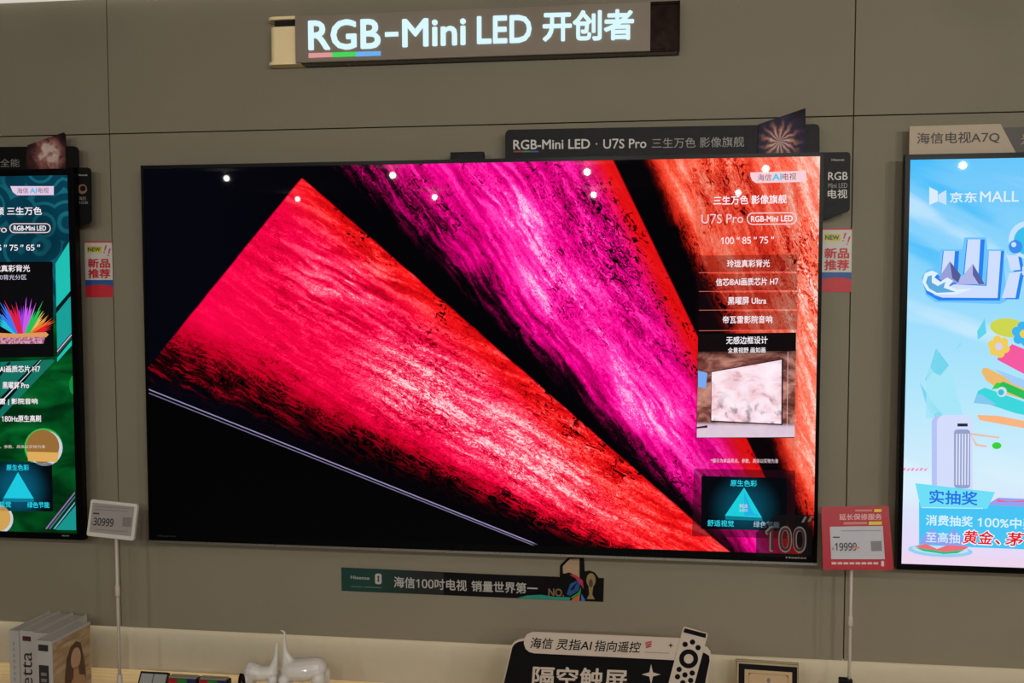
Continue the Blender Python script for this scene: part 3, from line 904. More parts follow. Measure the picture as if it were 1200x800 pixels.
text('caption', '消费抽奖', (1085, 609), (1140, 611), 12.5, TL_, EM((214, 240, 255)), scn, 0.02)
text('caption', '100%中奖', (1145.5, 611.3), (1214, 614), 13, TL_, EM((214, 240, 255)), scn, 0.02)
text('caption', '至高抽', (1085, 629), (1125, 630.5), 12.5, TL_, EM((214, 236, 255)), scn, 0.01)
for w_, xa, xb, h_ in (('黄金', 1128, 1164.5, 16), ('、', 1166, 1172, 5.5), ('茅台', 1178, 1221, 16)):
    ya = (628.8 + (xa - 1128) * 0.045) + (4.5 if w_ == '、' else 0); yb = ya + (xb - xa) * 0.045
    text('prize_outline', w_, (xa - 1.4, ya), (xb + 1.4, yb), h_ + 2.6, TL_, EM((252, 246, 252)), scn, 0.06, 0.15)
    text('prize_text', w_, (xa, ya), (xb, yb), h_, TL_ + 0.0005, EM((226, 24, 44)), scn, 0.02, 0.15)

# ------------------------------------------------------------------ lit sign over the main television
sg = thing('illuminated_sign', (0.013, 0, 2.43), 'long bronze wall sign with lit white letters above the central television', 'sign')
BRONZE_LIT = M('bronze_warm_reflection', (252, 228, 178), 0.45, 0.05, grain=0.05, gscale=40)  # warm reflection on the bronze's left end, put into its colour
BRONZE = M('bronze_dark_reflection', (30, 16, 9), 0.25, 0.7, grain=0.05, gscale=40)  # same bronze, coloured darker where it mirrors dark surroundings
SD = 0.05
SX0, SX1, SZ0, SZ1 = at(315, 50, -0.03).x, at(796.5, 30, -SD).x, at(319, 80.5, 0).z, at(330, 19.2, -SD).z


def stadium(x0, x1, d0, d1, left=True):
    r = (d1 - d0) / 2; P = []
    for k in range(13):
        t = math.radians(90 + 180 * k / 12)
        P.append((x0 + r + r * math.cos(t), d0 + r + r * math.sin(t)))
    return P + [(x1, d0), (x1, d1)]


FP = Plane((0, 0, 0), (1, 0, 0), (0, -1, 0))     # plan view: u = x, v = distance from the wall, n = down
mx = at(352, 50, -SD).x
FP.shape('top_flange', stadium(SX0, mx, 0.0, SD), -SZ1, -(SZ1 - 0.010), BRONZE_LIT, sg)
FP.shape('bottom_flange', stadium(SX0, mx, 0.0, SD), -(SZ0 + 0.010), -SZ0, BRONZE_LIT, sg)
FP.shape('end_drum', stadium(SX0 + 0.008, mx, 0.005, SD - 0.005), -(SZ1 - 0.032), -(SZ0 + 0.010), BRONZE_LIT, sg)
FP.shape('drum_gap_shade', stadium(SX0 + 0.02, mx, 0.014, SD - 0.014), -(SZ1 - 0.010), -(SZ1 - 0.032), JOINT, sg)  # near-black core: shadow of the gap under the flange, put into colour
box('housing', (mx, -SD + 0.004, SZ0 + 0.010), (SX1 - 0.003, 0, SZ1 - 0.010), BRONZE, sg)
box('top_rail', (mx, -SD, SZ1 - 0.010), (SX1, 0, SZ1), BRONZE, sg, bev=0.003)
box('bottom_rail', (mx, -SD, SZ0), (SX1, 0, SZ0 + 0.010), BRONZE, sg, bev=0.003)
box('side_rail', (SX1 - 0.005, -SD, SZ0), (SX1 + 0.001, 0, SZ1), BRONZE, sg)
a = TP.px(345.5, 19.5, SD + 0.012); b_ = TP.px(762, 61, SD + 0.012)
face = box('face_plate', (a[0], -SD - 0.012, SZ0 + 0.001), (b_[0], -SD + 0.002, SZ1 - 0.003), M('taupe_sign_face', (132, 121, 106), 0.55, grain=0.03), sg, bev=0.002)
LIT = EM((214, 244, 255), 1.05, sample=False)
SNN = SD + 0.0125
SP = Plane((0, 0, 0))
for body, p, q, h, bd in (('RGB', (361.5, 41.8), (446, 39.5), 35.5, 0.022), ('Mini', (471.5, 39.2), (546, 36.2), 33, 0.022), ('LED', (559, 35.6), (623, 33.6), 32.5, 0.022), ('开创者', (636, 31.2), (743, 28.8), 36, 0.03)):
    SP.text('letter', body, p, q, h, SNN, LIT, face, bd, rise=0.004, split=True)
SP.draw('hyphen', [(451, 37.6), (466.5, 37.1), (466.5, 42.2), (451, 42.8)], SNN, LIT, face, n1=SNN + 0.004)
for x0, x1, c in ((361.5, 389, (222, 150, 150)), (389, 417, (70, 214, 90)), (417, 446, (110, 176, 238))):
    yy = lambda x: 62.2 - (x - 361) * 0.028
    SP.draw('colour_bar', [(x0, yy(x0)), (x1, yy(x1)), (x1, yy(x1) + 5), (x0, yy(x0) + 5.3)], SNN, EM(c), face, n1=SNN + 0.004)

# ------------------------------------------------------------------ header boards on the televisions
BOARD = M('black_display_board', (11, 11, 12), 0.45, grain=0.08, spec=0.15)


def flower_mat(name, cx, cz, stops, petals, spread):
    m, b = new_mat(name)
    x, y, z = local()
    dx, dz = x - cx, z - cz
    r = mth('SQRT', dx * dx + dz * dz) / spread
    an = mth('ARCTAN2', dz, dx)
    n = noise(vec(dx * 30, dz * 30, 0.0), 1.0, 3.0)
    w = mth('SINE', an * petals + n * 11.0 + r * 4.0) * 0.5 + 0.5
    rays = noise(vec(dx * 26, dz * 26, 2.0), 1.0, 3.0, 0.6)
    v = smooth(r, 1.25, 0.05) * (0.18 + w * 0.42 + rays * 0.55)
    put(b.inputs['Base Color'], ramp(v * 0.9, stops)); b.inputs['Roughness'].default_value = 0.5
    b.inputs['Specular IOR Level'].default_value = 0.12
    return m


D = 0.06
pts = [(592, 186), (592, 157)] + [(592.6 + 5 * (1 - math.cos(t * 0.39)), 156.5 - 4.6 * math.sin(t * 0.39)) for t in range(1, 5)] + [(712, 149.6), (955, 145.2), (958.6, 146.2), (960.4, 149.5), (960.6, 179.5)]
hb = thing('header_board', tuple(TP.pt(0.61, 2.094, D)), 'black header board with silver lettering standing on the central television', 'sign board')
sit = lambda uv, z: [(a, max(b, z + 0.0008)) for a, b in uv]
TP.shape('board', sit(TP.pxs(pts, D), MZ1), D - 0.008, D, BOARD, hb)
c0 = TP.px(914, 166, D)
FL1 = flower_mat('aster_print', c0[0] - 0.61, c0[1] - 2.094, [(0.0, (10, 9, 14)), (0.3, (52, 42, 70)), (0.5, (136, 92, 78)), (0.7, (196, 160, 160)), (0.95, (240, 232, 236))], 13.0, 0.095)
TP.draw('flower_flag', [(888, 181), (889, 145.5), (944, 126.5), (944.5, 180)], D, FL1, hb, n1=D + 0.004)
SILV = M('silver_lettering', (196, 192, 188), 0.4); GREYL = M('grey_lettering', (140, 136, 132), 0.45)
N = D + 0.0006
text('lettering', 'RGB-Mini LED', (601.5, 169.6), (691.5, 168.4), 11.5, N, SILV, hb, 0.016)
draw('dot', pdisc(699, 168.6, 0.9, 10), N, SILV, hb)
text('lettering', 'U7S Pro', (707, 168.5), (757.5, 167.6), 11.5, N, SILV, hb, 0.012)
text('lettering', '三生万色 影像旗舰', (764, 167.8), (872, 166), 12, N, GREYL, hb, 0.0)
for x0, x1, c in ((602, 612, (130, 30, 36)), (612, 621, (50, 120, 50)), (621, 631, (40, 80, 150))):
    draw('colour_bar', [(x0, 176.7), (x1, 176.5), (x1, 178.2), (x0, 178.4)], N, M('bar_%d_%d_%d' % c, c, 0.5), hb)

hl_ = thing('header_board', tuple(TP.pt(-1.7, 2.089, D)), 'black header board with a pale flower on the left edge television', 'sign board')
TP.shape('board', sit(TP.pxs([(-170, 201), (-170, 174), (60, 171.4), (86, 171.2), (89.5, 172.5), (91, 176), (91.4, 198)], D), LZ1), D - 0.008, D, BOARD, hl_)
c0 = TP.px(56, 182, D)
FL2 = flower_mat('peony_print', c0[0] + 1.7, c0[1] - 2.089, [(0.0, (14, 12, 14)), (0.22, (70, 40, 42)), (0.4, (150, 96, 92)), (0.6, (200, 176, 168)), (0.95, (226, 216, 206))], 1.0, 0.085)
TP.draw('flower_flag', [(30, 199), (32, 170), (74.5, 155), (76.5, 158), (77, 198)], D, FL2, hl_, n1=D + 0.004)
text('lettering', '影像智造全能', (-46, 191.5), (23, 190.6), 9.5, N, GREYL, hl_)

hr = thing('header_board', tuple(TP.pt(1.9, 2.082, D)), 'beige header board with dark lettering on the right edge television', 'sign board')
BEIGE = M('beige_card', (176, 158, 134), 0.5, grain=0.03)
TP.shape('board', sit(TP.pxs([(1065.5, 182), (1066, 148), (1172.5, 145), (1191, 180)], D), RZ1), D - 0.008, D, BEIGE, hr)
TP.shape('dark_tail', sit(TP.pxs([(1189, 180), (1174, 149.2), (1380, 146), (1380, 178)], D), RZ1), D - 0.008, D - 0.002, M('dark_grey_card', (72, 66, 62), 0.5), hr)
DK = M('dark_brown_print', (48, 42, 38), 0.5)
text('lettering', '海信电视A7Q', (1074.5, 162.6), (1171.5, 160.6), 14, N, DK, hr, 0.012)
text('lettering', '光影', (1196.5, 163), (1222, 162.5), 13, N - 0.0015, BEIGE, hr)

# black side flags
def side_flag(label, pts, D):
    o = TP.px(*pts[0], D)
    f = thing('side_flag', tuple(TP.pt(o[0], o[1], D)), label, 'sign', 'black flags beside the televisions')
    TP.shape('board', TP.pxs(pts, D), D - 0.006, D, BOARD, f)
    return f


D2 = 0.06
sf = side_flag('black side flag with silver lettering at the right of the central television', [(962, 256), (963, 178.5), (992, 178), (995.5, 179), (996.5, 182), (996, 245), (993.5, 248), (974, 255.5)], D2)
N2 = D2 + 0.0006
text('lettering', 'Hisense', (974.6, 187.2), (989.4, 187), 2.6, N2, SILV, sf)
text('lettering', 'RGB', (970.5, 206.4), (993.5, 206), 9.5, N2, SILV, sf, 0.012)
text('lettering', 'Mini LED', (970.5, 217.4), (993, 217.2), 5.6, N2, GREYL, sf)
text('lettering', '电视', (970, 227.3), (993, 227), 10.5, N2, SILV, sf, 0.012)
sl = side_flag('black side flag with a small gold ring at the right of the left television', [(82, 265.5), (82, 196.5), (102, 196.2), (104.8, 197.2), (106, 200), (106.5, 259), (104, 262), (88, 268)], D2)
text('lettering', 'Hisense', (90.5, 205), (102.3, 204.8), 2.2, N2, SILV, sl)
RG = M('gold_ring_print', (130, 96, 62), 0.5)
o_, i_ = pdisc(96.5, 221.5, 5.6, 20), pdisc(97, 220.8, 3.4, 20)
mesh('ring_emblem', [TP.pt(*TP.px(*p, N2), N2) for p in o_ + i_], [(i, (i + 1) % 20, (i + 1) % 20 + 20, i + 20) for i in range(20)], RG, sl)
text('lettering', '海信', (92.5, 232.3), (100.8, 232.2), 4.2, N2, GREYL, sl)
text('lettering', 'RGB', (91, 237.4), (103, 237.2), 3.0, N2, GREYL, sl)

# ------------------------------------------------------------------ NEW stickers on the wall
RED = M('red_print', (196, 34, 48), 0.5); PAPER = M('white_sticker_paper', (206, 200, 194), 0.5, grain=0.02)
YEL = M('yellow_print', (206, 196, 40), 0.5); NAVY = M('navy_print', (44, 52, 88), 0.5); BLUEP = M('blue_print', (28, 84, 150), 0.5)


def new_sticker(x0, y0, x1, y1, slope, label):
    W_, H_ = x1 - x0, y1 - y0
    p = lambda a, b: (x0 + a * W_ + slope * b, y0 + b * H_)
    quad = lambda a0, b0, a1, b1: [p(a0, b0), p(a1, b0), p(a1, b1), p(a0, b1)]
    o = TP.px(*p(0.5, 1), 0)
    s = thing('new_product_sticker', (o[0], -0.0005, o[1]), label, 'sticker', 'new product stickers')
    TP.shape('paper', TP.pxs(quad(0, 0, 1, 1), 0.0015), 0.0, 0.0015, PAPER, s)
    n = 0.0020
    draw('top_edge', quad(0, 0, 1, 0.022), n, RED, s)
    draw('yellow_label', quad(0.08, 0.085, 0.62, 0.20), n, YEL, s)
    draw('blue_band', quad(0, 0.69, 1, 0.80), n, BLUEP, s)
    draw('red_band', [p(0, 0.80), p(0.3, 0.775), p(0.7, 0.775), p(1, 0.80), p(1, 1), p(0, 1)], n + 0.0004, RED, s)
    text('new_word', 'NEW', p(0.12, 0.143), p(0.58, 0.143), 0.075 * H_, n + 0.0005, NAVY, s, 0.03)
    for a in (0.72, 0.86):
        draw('exclamation_stroke', [p(a + 0.04, 0.07 + (a - 0.72) * 0.4), p(a + 0.10, 0.07 + (a - 0.72) * 0.4), p(a + 0.03, 0.165 + (a - 0.72) * 0.4), p(a - 0.01, 0.165 + (a - 0.72) * 0.4)], n, RED, s)
        draw('exclamation_dot', pdisc(*p(a - 0.01, 0.195 + (a - 0.72) * 0.4), 0.9, 10), n, RED, s)
    text('red_word', '新品', p(0.10, 0.39), p(0.92, 0.39), 0.17 * H_, n + 0.0005, RED, s, 0.035)
    text('red_word', '推荐', p(0.10, 0.575), p(0.92, 0.575), 0.17 * H_, n + 0.0005, RED, s, 0.035)
    return s


new_sticker(963, 267.5, 998.5, 342, -1.0, 'white and red sticker tucked behind the right side of the central television')
new_sticker(99, 282.8, 131, 348.2, 1.6, 'white and red sticker between the left and central televisions')

# ------------------------------------------------------------------ black strip sign under the television
ss = thing('wall_strip_sign', tuple(TP.pt(0, 0.634, 0)), 'long black and green strip sign on the wall under the central television', 'sign')
outline = [(400.3, 692), (400, 665), (590, 673.6), (656, 676), (656.3, 662.3), (665.8, 653), (684.4, 652.8), (685.2, 669.4), (691, 668.6), (697, 671), (701.6, 677.3), (707.8, 677.6), (707, 705), (590, 700)]
TP.shape('board', TP.pxs(outline, 0.004), 0.0, 0.004, BOARD, ss)
n = 0.0046
def grad_green():
    m, b = new_mat('dark_green_print')
    x, y, z = local()
    put(b.inputs['Base Color'], cmix(smooth(x, -0.40, -0.12), lin((6, 58, 52)), lin((20, 19, 21))))
    b.inputs['Roughness'].default_value = 0.4
    return m
draw('green_end', [(400.3, 692), (400, 665), (520, 670.4), (520, 697)], n, grad_green(), ss)
text('brand_print', 'Hisense', (411, 676), (433, 677.2), 4, n + 0.0006, GREYPRINT, ss, 0.01)
draw('emblem', prr(439.5, 671.8, 447.2, 684.2, 2.6, 0.02), n + 0.0006, GREYPRINT, ss)
draw('emblem_cup', [(442, 674.5), (444.6, 674.6), (444, 678.2), (444.8, 681.4), (442, 681.3), (442.8, 678)], n + 0.001, M('emblem_dark', (70, 40, 34), 0.5), ss)
draw('fine_print_line', [(411, 686.4), (425, 687), (425, 688), (411, 687.4)], n + 0.0006, M('green_grey_print', (80, 110, 104), 0.5), ss)
draw('fine_print_line', [(427, 687), (447, 687.8), (447, 688.9), (427, 688.1)], n + 0.0006, M('green_grey_print', (80, 110, 104), 0.5), ss)
text('lettering', '海信100吋电视', (461.5, 681.6), (547, 686), 13, n + 0.0008, GREYPRINT, ss, 0.016)
text('lettering', '销量世界第一', (552.5, 686.3), (630, 689.5), 13, n + 0.0008, GREYPRINT, ss, 0.016)
draw('teal_wave', [(606, 700.4), (618, 697.4), (634, 696.6), (650, 699), (668, 699.6), (668, 703.2)], n, M('teal_print', (20, 140, 126), 0.5), ss)
GB = M('sand_gold_print', (168, 142, 112), 0.5)
draw('figure_one', [(659.3, 663.4), (668, 654.6), (679, 654.4), (679, 677), (667.6, 670.5), (660, 672)], n, GB, ss)
text('number_word', 'NO.', (642.5, 693.6), (661, 694.4), 9.5, n + 0.0012, M('dull_gold_print', (120, 96, 66), 0.5), ss, 0.03)
for pts, c in (([(667, 673), (675, 673.5), (683, 680), (684, 690), (680, 684), (674, 677)], (170, 40, 66)), ([(664, 696), (668, 684), (676, 680), (680, 684), (678, 692), (668, 698)], (24, 70, 130)),
               ([(668, 692), (674, 684), (677, 682), (672, 690)], (30, 130, 150)), ([(668, 700), (678, 694), (681, 688), (680, 696), (672, 701)], (40, 150, 60)),
               ([(669, 703.4), (674, 699), (679.5, 696), (679, 703.8)], (206, 90, 60)), ([(681, 695), (686, 703), (685, 704.2), (681, 704)], (30, 110, 180))):
    draw('colour_swirl', pts, n + 0.0008, M('swirl_%d_%d_%d' % c, c, 0.5), ss)
TR = M('trophy_gold_print', (140, 118, 78), 0.45)
draw('trophy', pdisc(692.6, 679.5, 5.4, 20, 8.2) , n + 0.0006, TR, ss)
draw('trophy_stem', [(689.5, 685), (695.5, 685.4), (694, 696), (697, 702), (687.6, 701.6), (690.6, 696)], n + 0.0004, TR, ss)
draw('trophy_shade', pdisc(692.4, 683.2, 2.4, 14, 5), n + 0.001, M('trophy_shadow_print', (74, 58, 40), 0.5), ss)

# ------------------------------------------------------------------ price labels on stands
POLE = M('white_painted_metal', (188, 180, 168), 0.4)
EINK = M('grey_paper_display', (150, 144, 140), 0.5, grain=0.04, gscale=150)
INK = M('black_ink', (38, 36, 36), 0.6); LITEINK = M('grey_ink', (122, 114, 112), 0.6)


# left: white electronic label
Y = -0.2
c = at(131.2, 609, Y)
rl = math.radians(-4.2)
lean = math.radians(8)
u = Vector((math.cos(rl), 0, math.sin(rl))); v = Vector((-math.sin(rl), math.sin(lean), math.cos(rl))).normalized()
v = (v - u * v.dot(u)).normalized()
LP = Plane(c, u, v)
pb = at(137, 790, Y)
pt_ = thing('price_label_stand', (pb.x, Y + 0.012, ZT), 'white electronic price label reading 30999 on a thin pole', 'price tag')
hw, hh = 0.0835, 0.0605
bevel(LP.shape('label_case', rrect(-hw, -hh, hw, hh, 0.007), -0.012, 0.0, WHITE, pt_), 0.0015)
dsp = LP.shape('display', [(-hw + 0.009, -hh + 0.014), (hw - 0.010, -hh + 0.014), (hw - 0.010, hh - 0.010), (-hw + 0.009, hh - 0.010)], 0.0008, 0.0008, EINK, pt_)
LP.text('price_digits', '30999', (109.5, 610.6), (133, 612.4), 9.5, 0.0016, INK, dsp, 0.022)
LP.text('price_digits', '¥', (106.5, 612.6), (109, 612.8), 4, 0.0016, LITEINK, dsp)
LP.draw('fine_print_line', [(109, 600.4), (116.5, 600.8), (116.4, 602.4), (108.8, 602)], 0.0016, INK, dsp)
for yy, x1 in ((592.5, 152), (596, 150), (619.5, 150)):
    LP.draw('fine_print_line', [(111, yy), (x1, yy + 2.6), (x1, yy + 3.9), (111, yy + 1.3)], 0.0016, M('faint_ink', (134, 124, 122), 0.6), dsp)
LP.draw('code_patch', [(144, 605.5), (154.4, 606.3), (153.3, 617.3), (143.2, 616.5)], 0.0016, LITEINK, dsp)
tube('pole', [(pb.x, Y + 0.016, ZT + 0.012), (pb.x, Y + 0.016, c.z - 0.02)], 0.0052, POLE, pt_)
tube('collar', [(pb.x, Y + 0.016, ZT + 0.012), (pb.x, Y + 0.016, ZT + 0.09)], [0.0105, 0.0085], POLE, pt_)
kz = at(138, 694, Y).z
tube('joint', [(pb.x, Y + 0.016, kz - 0.022), (pb.x, Y + 0.016, kz - 0.012), (pb.x, Y + 0.016, kz + 0.012), (pb.x, Y + 0.016, kz + 0.022)], [0.0055, 0.0085, 0.0085, 0.0055], POLE, pt_)
tube('base', [(pb.x, Y + 0.016, ZT), (pb.x, Y + 0.016, ZT + 0.010), (pb.x, Y + 0.016, ZT + 0.014)], [0.034, 0.034, 0.026], POLE, pt_, 24)

# right: red service card with an electronic label
Y = -0.18
c = at(1004, 630, Y)
lean = math.radians(9)
RP = Plane(c, (1, 0, 0), (0, math.sin(lean), math.cos(lean)))
pb = at(997, 775, Y); pb.x = at(999, 690, Y).x
rs = thing('price_label_stand', (pb.x, Y + 0.012, ZT), 'red card with an electronic price label reading 19999 on a pole', 'price tag')
REDC = M('red_card', (172, 14, 38), 0.35, grain=0.03); YELT = M('yellow_lettering', (222, 196, 60), 0.5); PINKT = M('pale_pink_lettering', (226, 170, 170), 0.5)
RP.shape('card', RP.pxs([(964.5, 667.5), (1045.5, 668), (1047.2, 666.3), (1041.4, 594), (1040, 592.6), (963.5, 593.5), (962.4, 595)], 0.0), -0.004, 0.0, REDC, rs)
lab = RP.draw('label_face', [(972.5, 617), (1034.5, 616), (1037, 655), (974, 655)], 0.001, M('pale_grey_display', (186, 184, 192), 0.35, grain=0.03), rs)
RP.text('price_digits', '19999', (978.6, 640.5), (1004, 640.3), 9.5, 0.0022, M('navy_ink', (52, 50, 66), 0.5), lab, 0.022)
RP.text('price_digits', '¥', (974.8, 642.8), (977.4, 642.8), 4, 0.0022, LITEINK, lab)
RP.draw('fine_print_line', [(976, 628.6), (984, 628.6), (984, 630), (976, 630)], 0.0022, INK, lab)
RP.draw('fine_print_line', [(986, 621.2), (1032, 620.8), (1032, 622), (986, 622.4)], 0.0022, M('faint_lilac_ink', (150, 146, 160), 0.6), lab)
RP.draw('code_patch', [(1020.5, 634), (1033, 633.6), (1033.8, 645.4), (1021.2, 645.6)], 0.0022, M('grey_code_ink', (126, 122, 128), 0.6), lab)
RP.draw('orange_mark', [(999, 640.6), (1007.5, 640.4), (1007.5, 642.4), (999, 642.8)], 0.0026, M('orange_ink', (214, 130, 90), 0.5), lab)
RP.text('card_heading', '延长保修服务', (983.5, 605.6), (1033.5, 605.2), 7.5, 0.001, PINKT, rs, 0.02)
RP.draw('fine_print_line', [(1002, 597), (1022, 596.8), (1022, 599), (1002, 599.2)], 0.001, M('dull_pink_print', (206, 120, 124), 0.5), rs)
RP.draw('yellow_line', [(1024.5, 596.4), (1033, 596.2), (1033, 599.6), (1024.5, 599.8)], 0.001, YELT, rs)
RP.draw('fine_print_line', [(988.5, 611.6), (1016, 611.2), (1016, 614), (988.5, 614.4)], 0.001, M('dull_pink_print', (206, 120, 124), 0.5), rs)
RP.draw('yellow_line', [(1018, 610.9), (1033.5, 610.7), (1033.5, 614.6), (1018, 614.8)], 0.001, YELT, rs)
for q in range(8):
    x_ = 974.5 + q * 7
    RP.draw('fine_print_line', [(x_, 658.6), (x_ + 5.6, 658.6), (x_ + 5.7, 661), (x_ + 0.1, 661)], 0.001, M('pale_print', (220, 186, 186), 0.5), rs)
RP.draw('finger_mark', prr(1032.6, 656.8, 1036, 663.5, 1.6), 0.001, M('pale_print', (220, 186, 186), 0.5), rs)
px_, py_ = pb.x, Y + 0.018
tube('pole', [(px_, py_, ZT + 0.012), (px_, py_, c.z + 0.01)], 0.0048, POLE, rs)
kz = at(999, 730, Y).z
tube('joint', [(px_, py_, kz - 0.02), (px_, py_, kz - 0.01), (px_, py_, kz + 0.01), (px_, py_, kz + 0.02)], [0.005, 0.008, 0.008, 0.005], POLE, rs)
zb = at(992, 799, Y).z
box('clamp', (px_ - 0.03, py_ - 0.014, zb - 0.03), (px_ + 0.008, py_ + 0.012, zb + 0.004), MATT, rs, bev=0.003)
tube('base', [(px_, py_, ZT), (px_, py_, ZT + 0.010), (px_, py_, ZT + 0.014)], [0.055, 0.055, 0.045], POLE, rs, 24)

# ------------------------------------------------------------------ books
COVER = M('white_book_cover', (176, 172, 168), 0.5, grain=0.02); PAGES = M('book_pages', (172, 166, 158), 0.8, grain=0.12, gscale=300)


def cover_print():
    m, b = new_mat('sandy_cover_photo')
    x, y, z = local()
    n = noise(vec(y * 6, z * 26, 0.0), 2.0, 4.0, 0.6, 0.4)
    put(b.inputs['Base Color'], ramp(n, [(0.3, (128, 104, 74)), (0.5, (164, 138, 104)), (0.7, (190, 166, 132))]))
    b.inputs['Roughness'].default_value = 0.45
    return m


yaw = math.radians(-5.4)
bu = Vector((math.cos(yaw), math.sin(yaw), 0)); bd = Vector((-math.sin(yaw), math.cos(yaw), 0))
B0 = Vector((-1.512, -0.272, 0))
BH = 0.26
edges = [0.0, 0.039, 0.094, 0.152, 0.212]
labels = ['white hardback with faint grey spine text, leftmost of the four books', 'white hardback with black spine lettering and a dark red block',
          'plain white hardback with tiny grey spine marks', 'white hardback with a photo of a long-haired woman on its cover']
for i in range(4):
    a, b_ = edges[i] + 0.0006, edges[i + 1] - 0.0006
    fwd = (0.0, 0.004, 0.002, -0.055)[i]
    dep = (0.188, 0.186, 0.186, 0.182)[i]
    top = ZT + BH + (0, 0.001, -0.001, 0.0)[i]
    o = B0 + bu * ((a + b_) / 2) + bd * fwd; o.z = ZT
    bk = thing('book', tuple(o), labels[i], 'book', 'white hardbacks standing on the counter')
    def pr(u_, d_, z_): 
        q = B0 + bu * u_ + bd * (fwd + d_); return Vector((q.x, q.y, z_))
    def slab(name, u0, u1, d0, d1, z0, z1, mat, parent):
        vs_ = [pr(u0, d0, z0), pr(u1, d0, z0), pr(u1, d1, z0), pr(u0, d1, z0), pr(u0, d0, z1), pr(u1, d0, z1), pr(u1, d1, z1), pr(u0, d1, z1)]
        return mesh(name, vs_, box_data((0, 0, 0), (1, 1, 1))[1], mat, parent)
    w = 0.003
    slab('front_cover', b_ - w, b_, 0.003, dep, ZT, top, COVER, bk)
    slab('back_cover', a, a + w, 0.003, dep, ZT, top, COVER, bk)
    sp = slab('spine', a, b_, 0.0, 0.003, ZT, top, COVER, bk)
    slab('pages', a + w, b_ - w, 0.003, dep - 0.006, ZT + 0.004, top - 0.0045, PAGES if i != 3 else COVER, bk)
    BP = Plane(pr(0, 0, 0), bu, (0, 0, 1))
    m_ = (a + b_) / 2
    e = 0.0006
    if i == 0:
        for k in range(9):
            BP.shape('spine_mark', [(m_ - 0.004, top - 0.05 - k * 0.02), (m_ + 0.004, top - 0.05 - k * 0.02), (m_ + 0.004, top - 0.038 - k * 0.02), (m_ - 0.004, top - 0.038 - k * 0.02)], e, e, M('faint_spine_grey', (150, 146, 142), 0.6), sp)
    if i == 1:
        BP.shape('spine_block', [(m_ - 0.016, top - 0.034), (m_ + 0.016, top - 0.034), (m_ + 0.016, top - 0.024), (m_ - 0.016, top - 0.024)], e, e, M('dark_red_block', (84, 24, 26), 0.5), sp)
        BP.shape('spine_block', [(m_ - 0.016, top - 0.024), (m_ + 0.016, top - 0.024), (m_ + 0.016, top - 0.018), (m_ - 0.016, top - 0.018)], e, e, INK, sp)
        vs_, fs, x0, x1, y0, y1 = glyphs('etta', 0.0)
        kk = 0.118 / (x1 - x0); ky = 0.036 / (y1 - y0)
        mesh('spine_lettering', [BP.pt(m_ - ((y - (y0 + y1) / 2) * ky) , top - 0.070 - (x1 - x) * kk, e) for x, y, z in vs_], [f for f, _ in fs], INK, sp)
    if i == 2:
        for k, (h_, dz) in enumerate(((0.012, 0.10), (0.02, 0.12), (0.02, 0.14))):
            BP.shape('spine_mark', [(m_ - h_, top - dz), (m_ + h_ * 0.6, top - dz), (m_ + h_ * 0.6, top - dz + 0.004), (m_ - h_, top - dz + 0.004)], e, e, M('faint_spine_grey', (150, 146, 142), 0.6), sp)
    if i == 3:
        BP.shape('spine_block', [(a + 0.008, top - 0.034), (b_ - 0.014, top - 0.034), (b_ - 0.014, top - 0.013), (a + 0.008, top - 0.013)], e, e, INK, sp)
        BP.shape('spine_block', [(a + 0.008, top - 0.19), (b_ - 0.014, top - 0.19), (b_ - 0.014, top - 0.080), (a + 0.008, top - 0.080)], e, e, INK, sp)
        for k in range(4):
            BP.shape('spine_mark', [(a + 0.016, top - 0.115 - k * 0.02), (b_ - 0.022, top - 0.115 - k * 0.02), (b_ - 0.022, top - 0.104 - k * 0.02), (a + 0.016, top - 0.104 - k * 0.02)], 2 * e, 2 * e, LITEINK, sp)
        CP = Plane(pr(b_, 0, 0), bd, (0, 0, 1)); CP.n = bu.copy()
        fc = CP.shape('cover_photo', [(0.002, ZT + 0.004), (dep - 0.003, ZT + 0.004), (dep - 0.003, top - 0.009), (0.002, top - 0.009)], e, e, cover_print(), bk)
        hz = top - 0.085; hx = dep * 0.56
        HAIR = M('brown_hair_print', (82, 58, 40), 0.6); SKIN = M('skin_print', (186, 148, 122), 0.6)
        CP.shape('printed_hair', [(hx - 0.045, hz - 0.15), (hx - 0.05, hz - 0.06), (hx - 0.038, hz + 0.005), (hx - 0.02, hz + 0.035), (hx + 0.008, hz + 0.045), (hx + 0.03, hz + 0.03), (hx + 0.04, hz - 0.01), (hx + 0.05, hz - 0.07), (hx + 0.055, hz - 0.15)], 2 * e, 2 * e, HAIR, fc)
        CP.shape('printed_face', disc(hx + 0.004, hz - 0.012, 0.024, 18, 0.036), 3 * e, 3 * e, SKIN, fc)
        CP.shape('printed_shoulders', [(hx - 0.03, hz - 0.17), (hx - 0.028, hz - 0.09), (hx - 0.01, hz - 0.072), (hx - 0.008, hz - 0.04), (hx + 0.014, hz - 0.04), (hx + 0.018, hz - 0.072), (hx + 0.044, hz - 0.085), (hx + 0.07, hz - 0.17)], 3 * e, 3 * e, M('tan_skin_print', (170, 130, 96), 0.6), fc)

